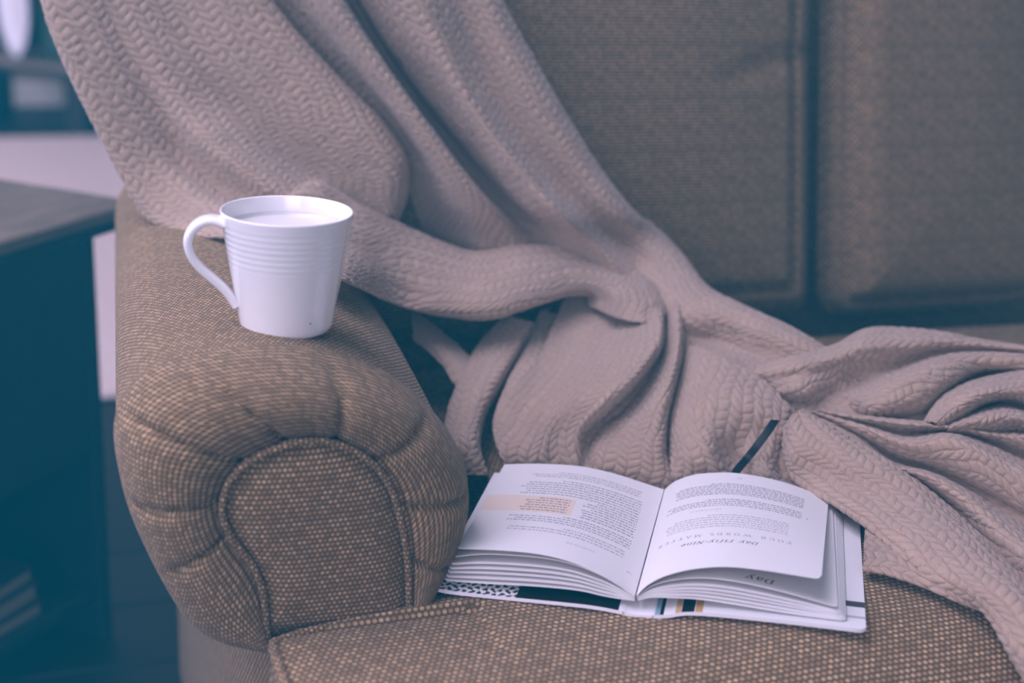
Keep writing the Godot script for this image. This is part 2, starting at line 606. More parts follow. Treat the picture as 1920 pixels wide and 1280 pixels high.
func end_table() -> void:
	# stands behind the sofa's left end, turned by half a right angle; local -x is along its right-hand face, z its normal
	var corner := Vector3(0.1345, 0, -1.629)
	var ang := atan2(0.163, -0.151)   # direction of the near edge in the xz plane
	var ex := Vector3(cos(ang), 0, sin(ang))
	var ez := Vector3(-ex.z, 0, ex.x) * -1.0
	var t := thing("end_table", "dark wooden end table with grey worn top beside the sofa's left arm", "table", corner)
	var tb := Basis(ex, Vector3.UP, ez.normalized())
	if tb.determinant() < 0: tb = Basis(ex, Vector3.UP, -ez.normalized())
	t.basis = tb
	# which local z side does the table body lie on: away from the camera
	var s := -1.0 if tb.z.dot(Vector3(0.3, 0, 1)) > 0 else 1.0
	var W := 0.55
	var D := 0.5
	var o := 0.036
	put("table_top", block(Vector3(W, 0.016, D), 0.003), M.table_top, t, Vector3(W / 2, 0.542, s * D / 2))
	put("top_edge", block(Vector3(W - 0.004, 0.012, D - 0.004), 0.002), M.table_wood, t, Vector3(W / 2, 0.5285, s * D / 2))
	put("side_panel", block(Vector3(0.02, 0.52, D - 2 * o), 0.002), M.table_wood, t, Vector3(o + 0.01, 0.26, s * D / 2))
	put("side_panel", block(Vector3(0.02, 0.52, D - 2 * o), 0.002), M.table_wood, t, Vector3(W - o, 0.26, s * D / 2))
	put("back_panel", block(Vector3(W - 2 * o - 0.02, 0.52, 0.015), 0.002), M.table_wood, t, Vector3(W / 2, 0.262, s * (D - o - 0.008)))
	put("apron", block(Vector3(W - 2 * o - 0.02, 0.27, 0.018), 0.002), M.table_wood, t, Vector3(W / 2, 0.388, s * (o + 0.01)))
	put("shelf", block(Vector3(W - 2 * o - 0.02, 0.018, D - 2 * o - 0.03), 0.002), M.table_wood, t, Vector3(W / 2, 0.06, s * D / 2))
	# three dark books and a grey cloth bag on the lower shelf
	var y := 0.0695
	var grey := mat(Color(0.16, 0.155, 0.16), 0.5)
	var edge := mat(Color(0.55, 0.50, 0.45), 0.8)
	for k in 3:
		var size := Vector3(0.15 - 0.006 * k, 0.02 + 0.004 * (k % 2), 0.2)
		var lab: String = ["lowest dark book of the stack on the end table's shelf", "middle dark book of the stack on the end table's shelf", "topmost dark book of the stack on the end table's shelf"][k]
		var bk := thing("shelf_book", lab, "book", t.transform * Vector3(0.20 + 0.004 * k, y, s * 0.16), "dark books on the end table shelf")
		bk.basis = tb * Basis(Vector3.UP, 0.05 * (k - 1))
		put("cover", block(Vector3(size.x, 0.003, size.z), 0.001), grey, bk, Vector3(0, 0.0015, 0))
		put("cover", block(Vector3(size.x, 0.003, size.z), 0.001), grey, bk, Vector3(0, size.y - 0.0015, 0))
		put("page_block", block(Vector3(size.x - 0.008, size.y - 0.006, size.z - 0.008), 0.001), edge, bk, Vector3(0, size.y / 2, 0))
		y += size.y + 0.0004
	var bagb := bag()
	var prof := [Vector2(0.0005, 0.0), Vector2(0.07, 0.0), Vector2(0.082, 0.03), Vector2(0.078, 0.08), Vector2(0.062, 0.13), Vector2(0.03, 0.16), Vector2(0.022, 0.175), Vector2(0.0005, 0.172)]
	lathe(bagb, prof, 40)
	var cb := thing("cloth_bag", "grey cloth bag slumped on the end table's shelf beside the books", "bag", t.transform * Vector3(0.385, 0.0695, s * 0.15))
	put("bag_body", made(bagb), mat(Color(0.42, 0.38, 0.36), 0.95), cb)


# ---------------------------------------------------------------- the sofa

const ZF := -0.80   # the plane of the arm's front panel

func pair(i: float) -> Array:
	var pan := [Vector3(.1346, .4563, 0), Vector3(.1336, .4745, 0), Vector3(.1316, .4917, 0), Vector3(.1255, .5099, 0), Vector3(.1124, .5312, 0), Vector3(.1073, .5514, 0), Vector3(.1144, .5717, 0), Vector3(.1356, .5859, 0), Vector3(.165, .591, 0), Vector3(.1923, .5808, 0), Vector3(.2115, .5606, 0), Vector3(.2207, .5353, 0), Vector3(.2267, .5049, 0), Vector3(.2287, .4776, 0), Vector3(.2297, .446, 0)]
	var out := [Vector3(.1417, .438, 0), Vector3(.1235, .4386, 0), Vector3(.1042, .4442, 0), Vector3(.087, .4604, 0), Vector3(.0668, .5069, 0), Vector3(.0545, .5514, 0), Vector3(.0535, .599, 0), Vector3(.084, .6285, 0), Vector3(.152, .634, 0), Vector3(.2155, .6152, 0), Vector3(.2585, .5767, 0), Vector3(.2773, .5363, 0), Vector3(.271, .4958, 0), Vector3(.252, .4634, 0), Vector3(.243, .44, 0)]
	var t := i / 14.0
	return [spline(pan, t), spline(out, t)]


func sofa() -> void:
	var so := thing("sofa", "brown woven-fabric sofa with a rolled, pleated arm on the left", "sofa", Vector3(0.6, 0, -1.1))
	var off := -so.position
	# the rolled arm: s runs over the roll from the tuck on its left to the seat, t from the front seam round the edge and back
	var b := bag()
	var ns := 260
	var D := 0.056
	var zs := []
	for k in 30: zs.append(k / 30.0)
	for k in 36: zs.append(1.0 + k / 35.0)
	var pts := PackedVector3Array()
	var uv := PackedVector2Array()
	var pleats := [4.0, 5.1, 6.4, 7.45, 8.55, 9.55, 10.9, 12.2]
	var lean := [-0.25, -0.3, -0.3, -0.25, -0.12, 0.12, 0.2, 0.25]
	var length := [0.75, 0.95, 1.0, 0.7, 0.95, 0.85, 0.9, 0.8]
	var arcs := [0.0]
	for i in ns: arcs.append(arcs[i] + (pair(14.0 * (i + 1) / ns)[1] - pair(14.0 * i / ns)[1]).length())
	for tt: float in zs:
		for i in ns + 1:
			var s := 14.0 * i / ns
			var pr := pair(s)
			var p: Vector3
			var u: float = arcs[i]
			if tt < 1.0:
				var phi := tt * PI / 2
				var e := pow(sin(phi), 0.85)
				p = pr[0].lerp(pr[1], e)
				p.z = ZF - D * (1 - cos(phi)) - 0.007 * exp(-tt * 22.0) + 0.010 * sin(minf(phi * 2, PI))
				# stitched pleats that radiate from the seam
				var dip := 0.0
				var puff := 0.0
				for k in pleats.size():
					var c: float = pleats[k] + lean[k] * tt
					var w := 1.0 - smoothstep(length[k] * 0.55, length[k], tt)
					dip += exp(-pow((s - c) / 0.10, 2)) * w * 0.0038
					dip += exp(-pow((s - c) / 0.018, 2)) * w * 0.0045
					puff += exp(-pow((s - c) / 0.5, 2)) * (1 - tt) * 0.003
				var n: Vector3 = (pr[1] - pr[0]).normalized() * sin(phi * 0.8) + Vector3(0, 0, 1) * cos(phi * 0.8)
				p -= n * (dip - 0.002 + puff * 0.4)
				uv.append(Vector2(u * lerpf(0.7, 1.0, tt), tt * 0.085))
			else:
				var back := (tt - 1.0)
				p = pr[1]
				p.z = ZF - D - 0.56 * back
				p.x += 0.075 * (0.56 * back)
				# soft unevenness of the stuffing
				p.y += 0.0016 * sin(s * 1.7 + back * 9.0)
				uv.append(Vector2(u, 0.085 + 0.56 * back))
			pts.append(p + off)
	grid(b, pts, uv, ns + 1, zs.size(), false)
	var arm := put("arm", made(b), M.fabric, so)
	# front panel of the arm
	b = bag()
	pts = PackedVector3Array()
	uv = PackedVector2Array()
	var mid := Vector3(0.170, 0.525, 0)
	var nr := 14
	for r in nr:
		var f := 1.0 - float(r) / (nr - 1) * 0.995
		for i in 121:
			var q: Vector3
			if i <= 104:
				q = pair(14.0 * i / 104.0)[0]
			else:
				q = pair(14.0)[0].lerp(pair(0.0)[0], (i - 104) / 16.0)
			var p := mid.lerp(q, f)
			p.z = ZF - 0.006 + 0.012 * (1 - pow(f, 5.0))
			pts.append(p + off)
			uv.append(Vector2(p.x + 0.011, p.y + 0.02))
	grid(b, pts, uv, 121, nr, true, true)
	var panel := put("front_panel", made(b), M.fabric, arm)
	panel.name = "front_panel"
	b = bag()
	var path := []
	for i in 90:
		var q: Vector3 = pair(14.0 * i / 89.0)[0]
		path.append(mid.lerp(q, 0.985) + Vector3(0, 0, ZF + 0.0005) + off)
	tube(b, path, 0.0024, 8)
	put("piping", made(b), M.piping, arm)
	# the post under the roll, inner arm face, base, rear frame, right arm
	put("arm_post", box(Vector3(0.139, 0.07, -1.40) + off, Vector3(0.252, 0.46, -0.803) + off, 0.008), M.fabric, so)
	put("base", box(Vector3(0.16, 0.07, -1.42) + off, Vector3(1.36, 0.32, -0.63) + off, 0.015), M.fabric, so)
	b = bag()
	var lean_b := Basis(Vector3.RIGHT, deg_to_rad(-11.0))
	block_in(b, Vector3(0.735, 0.56, -1.425) + off, Vector3(1.19, 0.80, 0.07), 0.03, lean_b)
	put("back_frame", made(b), M.fabric, so)
	b = bag()
	lathe(b, [Vector2(0.0005, 0.0), Vector2(0.1, 0.0), Vector2(0.112, 0.012), Vector2(0.112, 0.60), Vector2(0.1, 0.61), Vector2(0.0005, 0.61)], 40)
	var ra := put("arm", made(b), M.fabric, so, Vector3(1.315, 0.525, -0.79) + off)
	ra.rotation.x = -PI / 2
	put("arm_post", box(Vector3(1.23, 0.07, -1.40) + off, Vector3(1.38, 0.50, -0.80) + off, 0.01), M.fabric, so)
	for q: Vector2 in [Vector2(0.2, -0.7), Vector2(1.32, -0.7), Vector2(0.2, -1.38), Vector2(1.32, -1.38)]:
		b = bag()
		lathe(b, [Vector2(0.0005, 0), Vector2(0.02, 0), Vector2(0.028, 0.08), Vector2(0.0005, 0.08)], 20)
		put("foot", made(b), M.dark_wood, so, Vector3(q.x, 0, q.y) + off)


func seat_left(z: float) -> float:
	return lerpf(0.262, 0.1345, smoothstep(-0.815, -0.782, z)) + 0.085 * (1.0 - smoothstep(-0.97, -0.86, z))


func seat_height(x: float, z: float) -> float:
	var dl := x - seat_left(z)
	if z > -0.79 and x < 0.27: dl = minf(dl, (z + 0.785) * 1.0 + 0.004)
	var df := -0.56 - z
	var fall := maxf(0.0, z + 0.70)
	var dr := 1.19 - x
	var d := maxf(minf(dl, minf(df, dr)), 0.0)
	var edge := 1.0 - pow(1.0 - minf(d / 0.022, 1.0), 2.0)
	var crown := 1.0 - pow(1.0 - minf(d / 0.30, 1.0), 2.0)
	return 0.4625 + 0.004 * edge + 0.006 * crown + 0.0115 * smoothstep(0.32, 0.48, x) * smoothstep(-0.86, -0.72, z) - 4.2 * fall * fall


func cushions() -> void:
	var se := thing("seat_cushion", "wide brown woven seat cushion under the open book", "cushion", Vector3(0.65, 0.33, -0.85))
	var off := -se.position
	var b := bag()
	var nx := 150
	var nz := 150
	var pts := PackedVector3Array()
	var uv := PackedVector2Array()
	for j in nz + 5:
		for i in nx + 5:
			var z := lerpf(-1.24, -0.56, pow(clampf((j - 2.0) / nz, 0, 1), 0.9))
			var xl := seat_left(z)
			var f := clampf((i - 2.0) / nx, 0, 1)
			var x := lerpf(xl, 1.19, f * f * 0.55 + f * 0.45)
			var y := seat_height(x, z)
			var drop := maxi(maxi(2 - i, i - nx - 2), maxi(2 - j, j - nz - 2))
			if drop > 0:
				y = 0.372 if drop == 1 and j > 60 else (0.43 if drop == 1 else 0.332)
				if i < 2: x -= 0.004 if drop == 1 else 0.0
				if j > nz + 2: z += 0.006 if drop == 1 else 0.0
			pts.append(Vector3(x, y, z) + off)
			uv.append(Vector2(x * 0.76 + (0.03 * (2 - i) if i < 2 else 0.0), z * 0.76 + 0.4 * (0.46 - y)))
	grid(b, pts, uv, nx + 5, nz + 5, true)
	put("cushion_cover", made(b), M.fabric, se)
	b = bag()
	var path := []
	for k in 90:
		var z := lerpf(-1.2, -0.56, k / 89.0)
		path.append(Vector3(seat_left(z) + 0.0005, 0.4625 - 4.2 * pow(maxf(0.0, z + 0.70), 2), z) + off)
	for k in 30:
		path.append(Vector3(lerpf(0.136, 1.19, (k + 1) / 30.0), 0.380, -0.56) + off)
	tube(b, path, 0.0034, 9)
	put("piping", made(b), M.piping, se)
	back_cushion("brown back cushion left of the vertical gap, half under the throw", 0.30, 0.811, 0.042)
	back_cushion("brown back cushion right of the vertical gap, with a rounded lower corner", 0.826, 1.16, 0.020)


func back_cushion(label: String, x0: float, x1: float, welt: float) -> void:
	var w := x1 - x0
	var h := 0.50
	var o := thing("back_cushion", label, "cushion", Vector3((x0 + x1) / 2, 0.482, -1.245), "back cushions")
	o.rotation.x = deg_to_rad(-11.3)
	var b := bag()
	var n := 90
	var pts := PackedVector3Array()
	var uv := PackedVector2Array()
	for j in n + 1:
		for i in n + 1:
			var a := 2.0 * i / n - 1.0
			var c := 2.0 * j / n - 1.0
			a = sin(a * PI / 2) * 0.5 + a * 0.5
			c = sin(c * PI / 2) * 0.5 + c * 0.5
			# rounded corners of the outline
			var x := a * w / 2
			var y := c * h / 2
			var r := 0.10 if x > 0 and y < 0 and x0 > 0.5 else 0.035
			var qx := absf(x) - (w / 2 - r)
			var qy := absf(y) - (h / 2 - r)
			if qx > 0 and qy > 0:
				var l := maxf(qx, qy) / Vector2(qx, qy).length()
				x = signf(x) * (w / 2 - r + qx * l)
				y = signf(y) * (h / 2 - r + qy * l)
			var d := minf(w / 2 - absf(x), h / 2 - absf(y))
			if absf(x) > w / 2 - r and absf(y) > h / 2 - r:
				d = r - Vector2(absf(x) - (w / 2 - r), absf(y) - (h / 2 - r)).length()
			d = maxf(d, 0)
			var e := 1.0 - pow(1.0 - minf(d / 0.05, 1.0), 2.2)
			var big := 1.0 - pow(1.0 - minf(d / 0.22, 1.0), 2.0)
			var z := -0.05 + 0.046 * e + 0.018 * big
			# the stitched line beside the edge and a slack crease
			z -= 0.011 * exp(-pow((d - welt) / 0.005, 2))
			z -= 0.006 * exp(-pow((y - 0.02 - 0.25 * (x - w * 0.32)) / 0.012, 2)) * smoothstep(w * 0.18, w * 0.34, x) * (1.0 if x0 < 0.5 else 0.0)
			z += 0.003 * sin(x * 17 + y * 9) * big
			pts.append(Vector3(x, y + h / 2, z))
			uv.append(Vector2(x, y))
	grid(b, pts, uv, n + 1, n + 1, false)
	# rear side
	var q := pts.duplicate()
	for k in q.size(): q[k].z = -0.05 - (pts[k].z + 0.05) * 0.5
	grid(b, q, uv, n + 1, n + 1, true)
	put("cushion_cover", made(b), M.fabric, o)


# ---------------------------------------------------------------- the mug

func mug() -> void:
	var m := thing("mug", "white porcelain mug with throwing rings, full of a pale drink, on the sofa arm", "mug", Vector3(0.1665, 0.6312, -0.899))
	m.rotation = Vector3(0, 0, deg_to_rad(-0.6))
	var b := bag()
	var prof := [Vector2(0.0005, 0.0006), Vector2(0.026, 0.0004), Vector2(0.0285, 0.0008), Vector2(0.0302, 0.0024)]
	var H := 0.0795
	for k in 70:
		var t := (k + 1) / 70.0
		var r := lerpf(0.0306, 0.0431, pow(t, 0.96))
		var y := lerpf(0.004, H, t)
		if t > 0.5 and t < 0.95: r += 0.00017 * sin(t * 118.0) * smoothstep(0.5, 0.62, t) * (1 - smoothstep(0.88, 0.95, t))
		prof.append(Vector2(r, y))
	prof.append_array([Vector2(0.0430, H + 0.0007), Vector2(0.0424, H + 0.0011), Vector2(0.0417, H + 0.0008), Vector2(0.0413, H)])
	for k in 24:
		var t := 1.0 - (k + 1) / 24.0
		prof.append(Vector2(lerpf(0.0275, 0.0411, pow(t, 0.9)), lerpf(0.006, H - 0.001, t)))
	prof.append(Vector2(0.0005, 0.005))
	lathe(b, prof, 120)
	put("cup", made(b), M.porcelain, m)
	# milk with a slightly raised rim
	b = bag()
	lathe(b, [Vector2(0.0396, H - 0.0092), Vector2(0.0390, H - 0.0113), Vector2(0.037, H - 0.0116), Vector2(0.0005, H - 0.0116)], 72)
	put("drink", made(b), M.milk, m)
	# the handle: a flat strap that leaves the wall below the rim and comes back low down
	b = bag()
	var side := Vector3(-0.9982, 0, -0.06)   # to the left
	var c2 := []
	for q: Vector2 in [Vector2(0.0405, 0.0725), Vector2(0.0475, 0.0745), Vector2(0.0555, 0.0735), Vector2(0.0625, 0.0685), Vector2(0.0660, 0.0605), Vector2(0.0640, 0.0515), Vector2(0.0580, 0.0435), Vector2(0.0500, 0.0365), Vector2(0.0420, 0.0295), Vector2(0.0370, 0.0235), Vector2(0.0335, 0.0175)]:
		c2.append(Vector3(0.0405 + (q.x - 0.0405) * (0.9 if q.x > 0.0405 else 1.0), q.y, 0))
	var pts := PackedVector3Array()
	var uv := PackedVector2Array()
	var nn := 48
	var across := side.cross(Vector3.UP).normalized()
	for j in nn + 1:
		var t := float(j) / nn
		var p := spline(c2, t)
		var dirv := (spline(c2, minf(t + 0.02, 1)) - spline(c2, maxf(t - 0.02, 0))).normalized()
		var out := Vector3(-dirv.y, dirv.x, 0)
		var wd := lerpf(0.0082, 0.0062, sin(t * PI)) + (0.0015 * (1 - smoothstep(0, 0.15, t)))
		for i in 21:
			var a := TAU * i / 20
			var cx := signf(cos(a)) * pow(absf(cos(a)), 0.7)
			var cy := signf(sin(a)) * pow(absf(sin(a)), 0.7)
			var q := p + out * cy * 0.0031
			pts.append(side * q.x + Vector3.UP * q.y + across * cx * wd)
			uv.append(Vector2(i / 20.0, t))
	grid(b, pts, uv, 21, nn + 1, false, true)
	put("handle", made(b), M.porcelain, m)
	b = bag()
	var an := deg_to_rad(72.0)
	lathe(b, [Vector2(0.0011, 0.0), Vector2(0.0008, 0.0003), Vector2(0.0001, 0.0004)], 10)
	var sp := put("glaze_speck", made(b), M.speck, m, Vector3(cos(an) * 0.03175, 0.0125, sin(an) * 0.03175))
	sp.basis = Basis(Vector3.UP, -an + PI / 2) * Basis(Vector3.RIGHT, deg_to_rad(82.0))


# ---------------------------------------------------------------- the book

const BO := Vector3(0.364, 0.482, -0.743)      # where the spine meets the front edge
const BV := Vector3(0.5134, 0, -0.8581)        # along the spine, away from the camera
const BU := Vector3(0.8581, 0, 0.5134)         # to the right

func bp(u: float, v: float, h: float) -> Vector3:
	return BU * u + BV * v + Vector3.UP * h


func curve2(c: Array, t: float) -> Vector2:
	var v := spline(c, t)
	return Vector2(v.x, v.y)


func v3(c: Array) -> Array:
	var r := []
	for p: Vector2 in c: r.append(Vector3(p.x, p.y, 0))
	return r


func arc(c: Array, n: int) -> Array:
	var r := [0.0]
	for i in n: r.append(r[i] + (spline(c, (i + 1.0) / n) - spline(c, float(i) / n)).length())
	for i in n + 1: r[i] /= r[n]
	return r


# one leaf: lofted between its front profile and its back profile, with thickness; rounds its outer corners
func leaf(front: Array, back: Array, v0: float, v1: float, thick: float, round_ := 0.004) -> ArrayMesh:
	var f := v3(front)
	var k := v3(back)
	var nu := 44
	var nv := 30
	var top := PackedVector3Array()
	var low := PackedVector3Array()
	var uv := PackedVector2Array()
	var arc_f := arc(f, nu)
	var arc_k := arc(k, nu)
	for j in nv + 1:
		var tv := float(j) / nv
		for i in nu + 1:
			var t := float(i) / nu
			var a := curve2(f, t)
			var c := curve2(k, t)
			var q := a.lerp(c, tv)
			var edge: float = maxf(0.0, (t - 0.9) / 0.1) * 0.0125
			var v := lerpf(v0, v1, tv)
			# rounded corner at the fore edge
			var dx := (1.0 - t) * 0.125
			var cut := 0.0
			if dx < round_: cut = round_ - sqrt(maxf(round_ * round_ - (round_ - dx) * (round_ - dx), 0.0))
			v = clampf(v, v0 + cut, v1 - cut)
			var p := bp(q.x, v, q.y)
			top.append(p)
			low.append(p - Vector3.UP * thick)
			uv.append(Vector2(lerpf(arc_f[i], arc_k[i], tv), tv))
	var flip: bool = f[f.size() - 1].x > f[0].x
	var b := bag()
	grid(b, top, uv, nu + 1, nv + 1, not flip)
	var m := made(b)
	b = bag()
	grid(b, low, uv, nu + 1, nv + 1, flip)
	# edges
	for e in 3:
		var pts := PackedVector3Array()
		var eu := PackedVector2Array()
		var cnt := (nu + 1) if e < 2 else (nv + 1)
		for lay in 2:
			for x in cnt:
				var id := x if e == 0 else (nv * (nu + 1) + x if e == 1 else x * (nu + 1) + nu)
				pts.append(top[id] if lay == 0 else low[id])
				eu.append(Vector2(float(x) / cnt, lay))
		grid(b, pts, eu, cnt, 2, (e == 1) == flip if e < 2 else (not flip))
	return made(b, m)


func mix2(a: Array, c: Array, t: float) -> Array:
	var r := []
	for i in a.size(): r.append(a[i].lerp(c[i], t))
	return r


# grey printed lines, too small to read; x and y in 0..1, seen the way the camera sees the page
func lines(im: Image, x0: float, x1: float, y0: float, y1: float, count: int, ink: float, seed_: int, bow := 0.0, ragged := 0.06) -> void:
	var W := im.get_width()
	var H := im.get_height()
	var rng := RandomNumberGenerator.new()
	rng.seed = seed_
	for k in count:
		var yc := lerpf(y0, y1, (k + 0.5) / count)
		var hh := 0.0062 * H
		var start := x0 + (rng.randf() * ragged if k < count - 1 else rng.randf() * ragged)
		if k == 0: start = lerpf(x0, x1, 0.15 + 0.35 * rng.randf())   # the paragraph ends here: the page is seen upside down
		var x := int(start * W)
		var end := int(x1 * W)
		while x < end:
			var word := 4 + rng.randi() % 16
			for q in word:
				if x + q >= end: break
				var on := rng.randf()
				for yy in range(int(yc * H - hh), int(yc * H + hh)):
					var c := im.get_pixel(x + q, yy)
					var s := ink * (0.45 + 0.55 * on) * (1.0 if (q % 3) != 2 else 0.35)
					im.set_pixel(x + q, yy, Color(c.r - s, c.g - s, c.b - s * 0.9))
			x += word + 4


# a line of real lettering, turned upside down, drawn from the outlines of a TextMesh
func letter(im: Image, text: String, font: SystemFont, mid: Vector2, height: float, ink: float, gap := 0.0, slant := 0.0) -> void:
	var W := im.get_width()
	var H := im.get_height()
	var tris := PackedVector2Array()
	var x := 0.0
	for ch in text:
		if ch == " ":
			x += 0.45 + gap
			continue
		var t := TextMesh.new()
		t.font = font
		t.font_size = 64
		t.pixel_size = 1.0 / 64.0
		t.depth = 0.0
		t.text = ch
		t.horizontal_alignment = HORIZONTAL_ALIGNMENT_LEFT
		var arr := t.surface_get_arrays(0)
		var vs: PackedVector3Array = arr[Mesh.ARRAY_VERTEX]
		var ids: PackedInt32Array = arr[Mesh.ARRAY_INDEX] if arr[Mesh.ARRAY_INDEX] != null else PackedInt32Array(range(vs.size()))
		var far := 0.0
		for id in ids:
			var v := vs[id]
			tris.append(Vector2(x + v.x + slant * v.y, v.y))
			far = maxf(far, v.x)
		x += far + 0.09 + gap
	var scale_ := height * H
	for k in range(0, tris.size() - 2, 3):
		var q := []
		for e in 3:
			var p := tris[k + e]
			q.append(Vector2(mid.x * W - (p.x - x / 2) * scale_, mid.y * H + p.y * scale_))   # upside down
		var lo := Vector2(minf(q[0].x, minf(q[1].x, q[2].x)), minf(q[0].y, minf(q[1].y, q[2].y)))
		var hi := Vector2(maxf(q[0].x, maxf(q[1].x, q[2].x)), maxf(q[0].y, maxf(q[1].y, q[2].y)))
		for yy in range(maxi(int(lo.y), 0), mini(int(hi.y) + 1, H)):
			for xx in range(maxi(int(lo.x), 0), mini(int(hi.x) + 1, W)):
				if Geometry2D.point_is_inside_triangle(Vector2(xx + 0.5, yy + 0.5), q[0], q[1], q[2]):
					im.set_pixel(xx, yy, Color(ink, ink, ink * 1.08))


func printed(im: Image) -> StandardMaterial3D:
	var m: StandardMaterial3D = M.paper.duplicate()
	im.generate_mipmaps()
	m.albedo_color = Color(0.95, 0.955, 0.945)
	m.albedo_texture = tex(im)
	m.texture_repeat = false
	return m


func book() -> void:
	var bk := thing("open_book", "open white hardcover book lying face up on the seat, text upside down", "book", BO)
	var white := Color(0.95, 0.94, 0.94)
	# printed faces, painted as the camera sees them: x left to right, y from the far edge to the near edge
	var li := Image.create(620, 900, false, Image.FORMAT_RGB8)
	li.fill(white)
	for y in range(int(0.405 * 900), int(0.585 * 900)):
		for x in range(0, int(0.53 * 620)):
			li.set_pixel(x, y, Color(0.96, 0.885, 0.82))
	lines(li, .20, .88, .10, .175, 3, .34, 1)
	lines(li, .17, .90, .20, .385, 7, .40, 2)
	lines(li, .20, .50, .415, .575, 6, .38, 3)
	lines(li, .57, .90, .385, .585, 8, .40, 4)
	lines(li, .17, .90, .60, .69, 4, .34, 5)
	lines(li, .17, .88, .715, .79, 3, .30, 6)
	lines(li, .45, .72, .83, .86, 1, .15, 7)
	lines(li, .90, .95, .85, .9, 2, .2, 8)
	var ri := Image.create(620, 900, false, Image.FORMAT_RGB8)
	ri.fill(white)
	var serif := SystemFont.new()
	serif.font_names = PackedStringArray(["Droid Serif"])
	lines(ri, .44, .49, .055, .075, 1, .25, 10)
	lines(ri, .10, .86, .13, .265, 7, .38, 11)
	lines(ri, .09, .86, .31, .395, 4, .38, 12)
	lines(ri, .18, .42, .42, .445, 1, .14, 13)
	lines(ri, .11, .80, .48, .62, 6, .22, 14)
	letter(ri, "YOUR WORDS MATTER", serif, Vector2(.455, .69), .032, .60, .22)
	letter(ri, "Day Fifty-Nine", serif, Vector2(.45, .76), .036, .33, 0.0, 0.25)
	for y in 16:
		for x in 5:
			ri.set_pixel(int(.885 * 620) + x + int(y * 0.2), int(.36 * 900) + y, Color(0.93, 0.66, 0.55))
	var under := Image.create(620, 900, false, Image.FORMAT_RGB8)
	under.fill(white)
	lines(under, .2, .8, .86, .93, 2, .5, 20)
	var under_r := Image.create(620, 900, false, Image.FORMAT_RGB8)
	under_r.fill(white)
	letter(under_r, "Day", serif, Vector2(.62, .945), .05, .12, 0.0, 0.25)
	# the face of a left leaf runs from the gutter outwards, so its picture is mirrored along x
	for im: Image in [li, under]: im.flip_x()
	for im: Image in [li, under, ri, under_r]: im.flip_y()
	# covers: two boards and the spine
	var th := 0.0026
	var cover := bag()
	var cov_l := [Vector2(-0.006, -0.0058), Vector2(-0.031, -0.0049), Vector2(-0.081, -0.0072), Vector2(-0.1215, -0.0088), Vector2(-0.1345, -0.0078)]
	var cov_lb := [Vector2(-0.006, -0.0062), Vector2(-0.031, -0.0056), Vector2(-0.081, -0.0066), Vector2(-0.1215, -0.0060), Vector2(-0.1345, -0.0056)]
	var cov_r := [Vector2(0.012, -0.0055), Vector2(0.022, -0.0035), Vector2(0.040, 0.0012), Vector2(0.089, 0.0040), Vector2(0.1460, 0.0055)]
	var cov_rb := [Vector2(0.012, -0.0062), Vector2(0.022, -0.0058), Vector2(0.040, -0.0046), Vector2(0.089, -0.0036), Vector2(0.1470, -0.0028)]
	# lining of the left board: lacy black print near the corner, then plain black; of the right board: small coloured blocks by the spine
	var lin := Image.create(512, 512, false, Image.FORMAT_RGB8)
	lin.fill(Color(0.94, 0.935, 0.94))
	for y in 512:
		for x in 512:
			var u := x / 512.0
			if u < 0.56 and u > 0.03:
				if y < 470: lin.set_pixel(x, y, Color(0.03, 0.035, 0.04))
			elif u >= 0.56 and y < 60:
				var lace := sin(x * 0.31 + 1.8 * sin(y * 0.23)) + sin(y * 0.41 + 1.3 * sin(x * 0.17)) + 0.9 * hash2(x / 5, y / 5, 2)
				if lace > 0.75: lin.set_pixel(x, y, Color(0.22, 0.22, 0.25))
	for q: Rect2i in [Rect2i(484, 26, 8, 5), Rect2i(494, 22, 6, 9), Rect2i(484, 38, 6, 7), Rect2i(496, 40, 5, 10), Rect2i(486, 52, 8, 5)]:
		lin.fill_rect(q, Color(0.07, 0.08, 0.1))
	var lin_l := printed(lin)
	var lr := Image.create(512, 512, false, Image.FORMAT_RGB8)
	lr.fill(Color(0.94, 0.935, 0.94))
	for q in [[10, 22, Color(0.55, 0.68, 0.72)], [32, 16, Color(0.05, 0.08, 0.1)], [92, 26, Color(0.80, 0.66, 0.50)], [118, 52, Color(0.05, 0.06, 0.08)], [172, 30, Color(0.78, 0.62, 0.42)]]:
		lr.fill_rect(Rect2i(int(q[0] * 0.62), 0, int(q[1] * 0.6), 70), q[2])
	lr.fill_rect(Rect2i(462, 84, 50, 22), Color(0.30, 0.29, 0.31))
	lr.fill_rect(Rect2i(462, 40, 50, 8), Color(0.72, 0.71, 0.74))
	var lin_r := printed(lr)
	var cl := leaf(cov_l, cov_lb, -0.004, 0.187, th, 0.003)
	var cr := leaf(cov_r, cov_rb, -0.004, 0.187, th, 0.003)
	var o := put("cover", cl, null, bk)
	o.set_surface_override_material(0, lin_l)
	o.set_surface_override_material(1, M.board)
	tag(o, "white front board with black lining")
	o = put("cover", cr, null, bk)
	o.set_surface_override_material(0, lin_r)
	o.set_surface_override_material(1, M.board)
	put("spine", leaf([Vector2(-0.0075, -0.0058), Vector2(0.002, -0.0068), Vector2(0.0135, -0.0055)], [Vector2(-0.0075, -0.0062), Vector2(0.002, -0.0068), Vector2(0.0135, -0.0062)], -0.004, 0.187, th, 0.0005), M.board, bk)
	# the two halves of the text block, as fanned leaves
	var lt := [Vector2(-0.0005, 0.0025), Vector2(-0.0148, 0.0108), Vector2(-0.029, 0.0165), Vector2(-0.047, 0.0205), Vector2(-0.068, 0.0212), Vector2(-0.1, 0.0185), Vector2(-0.1225, 0.0130)]
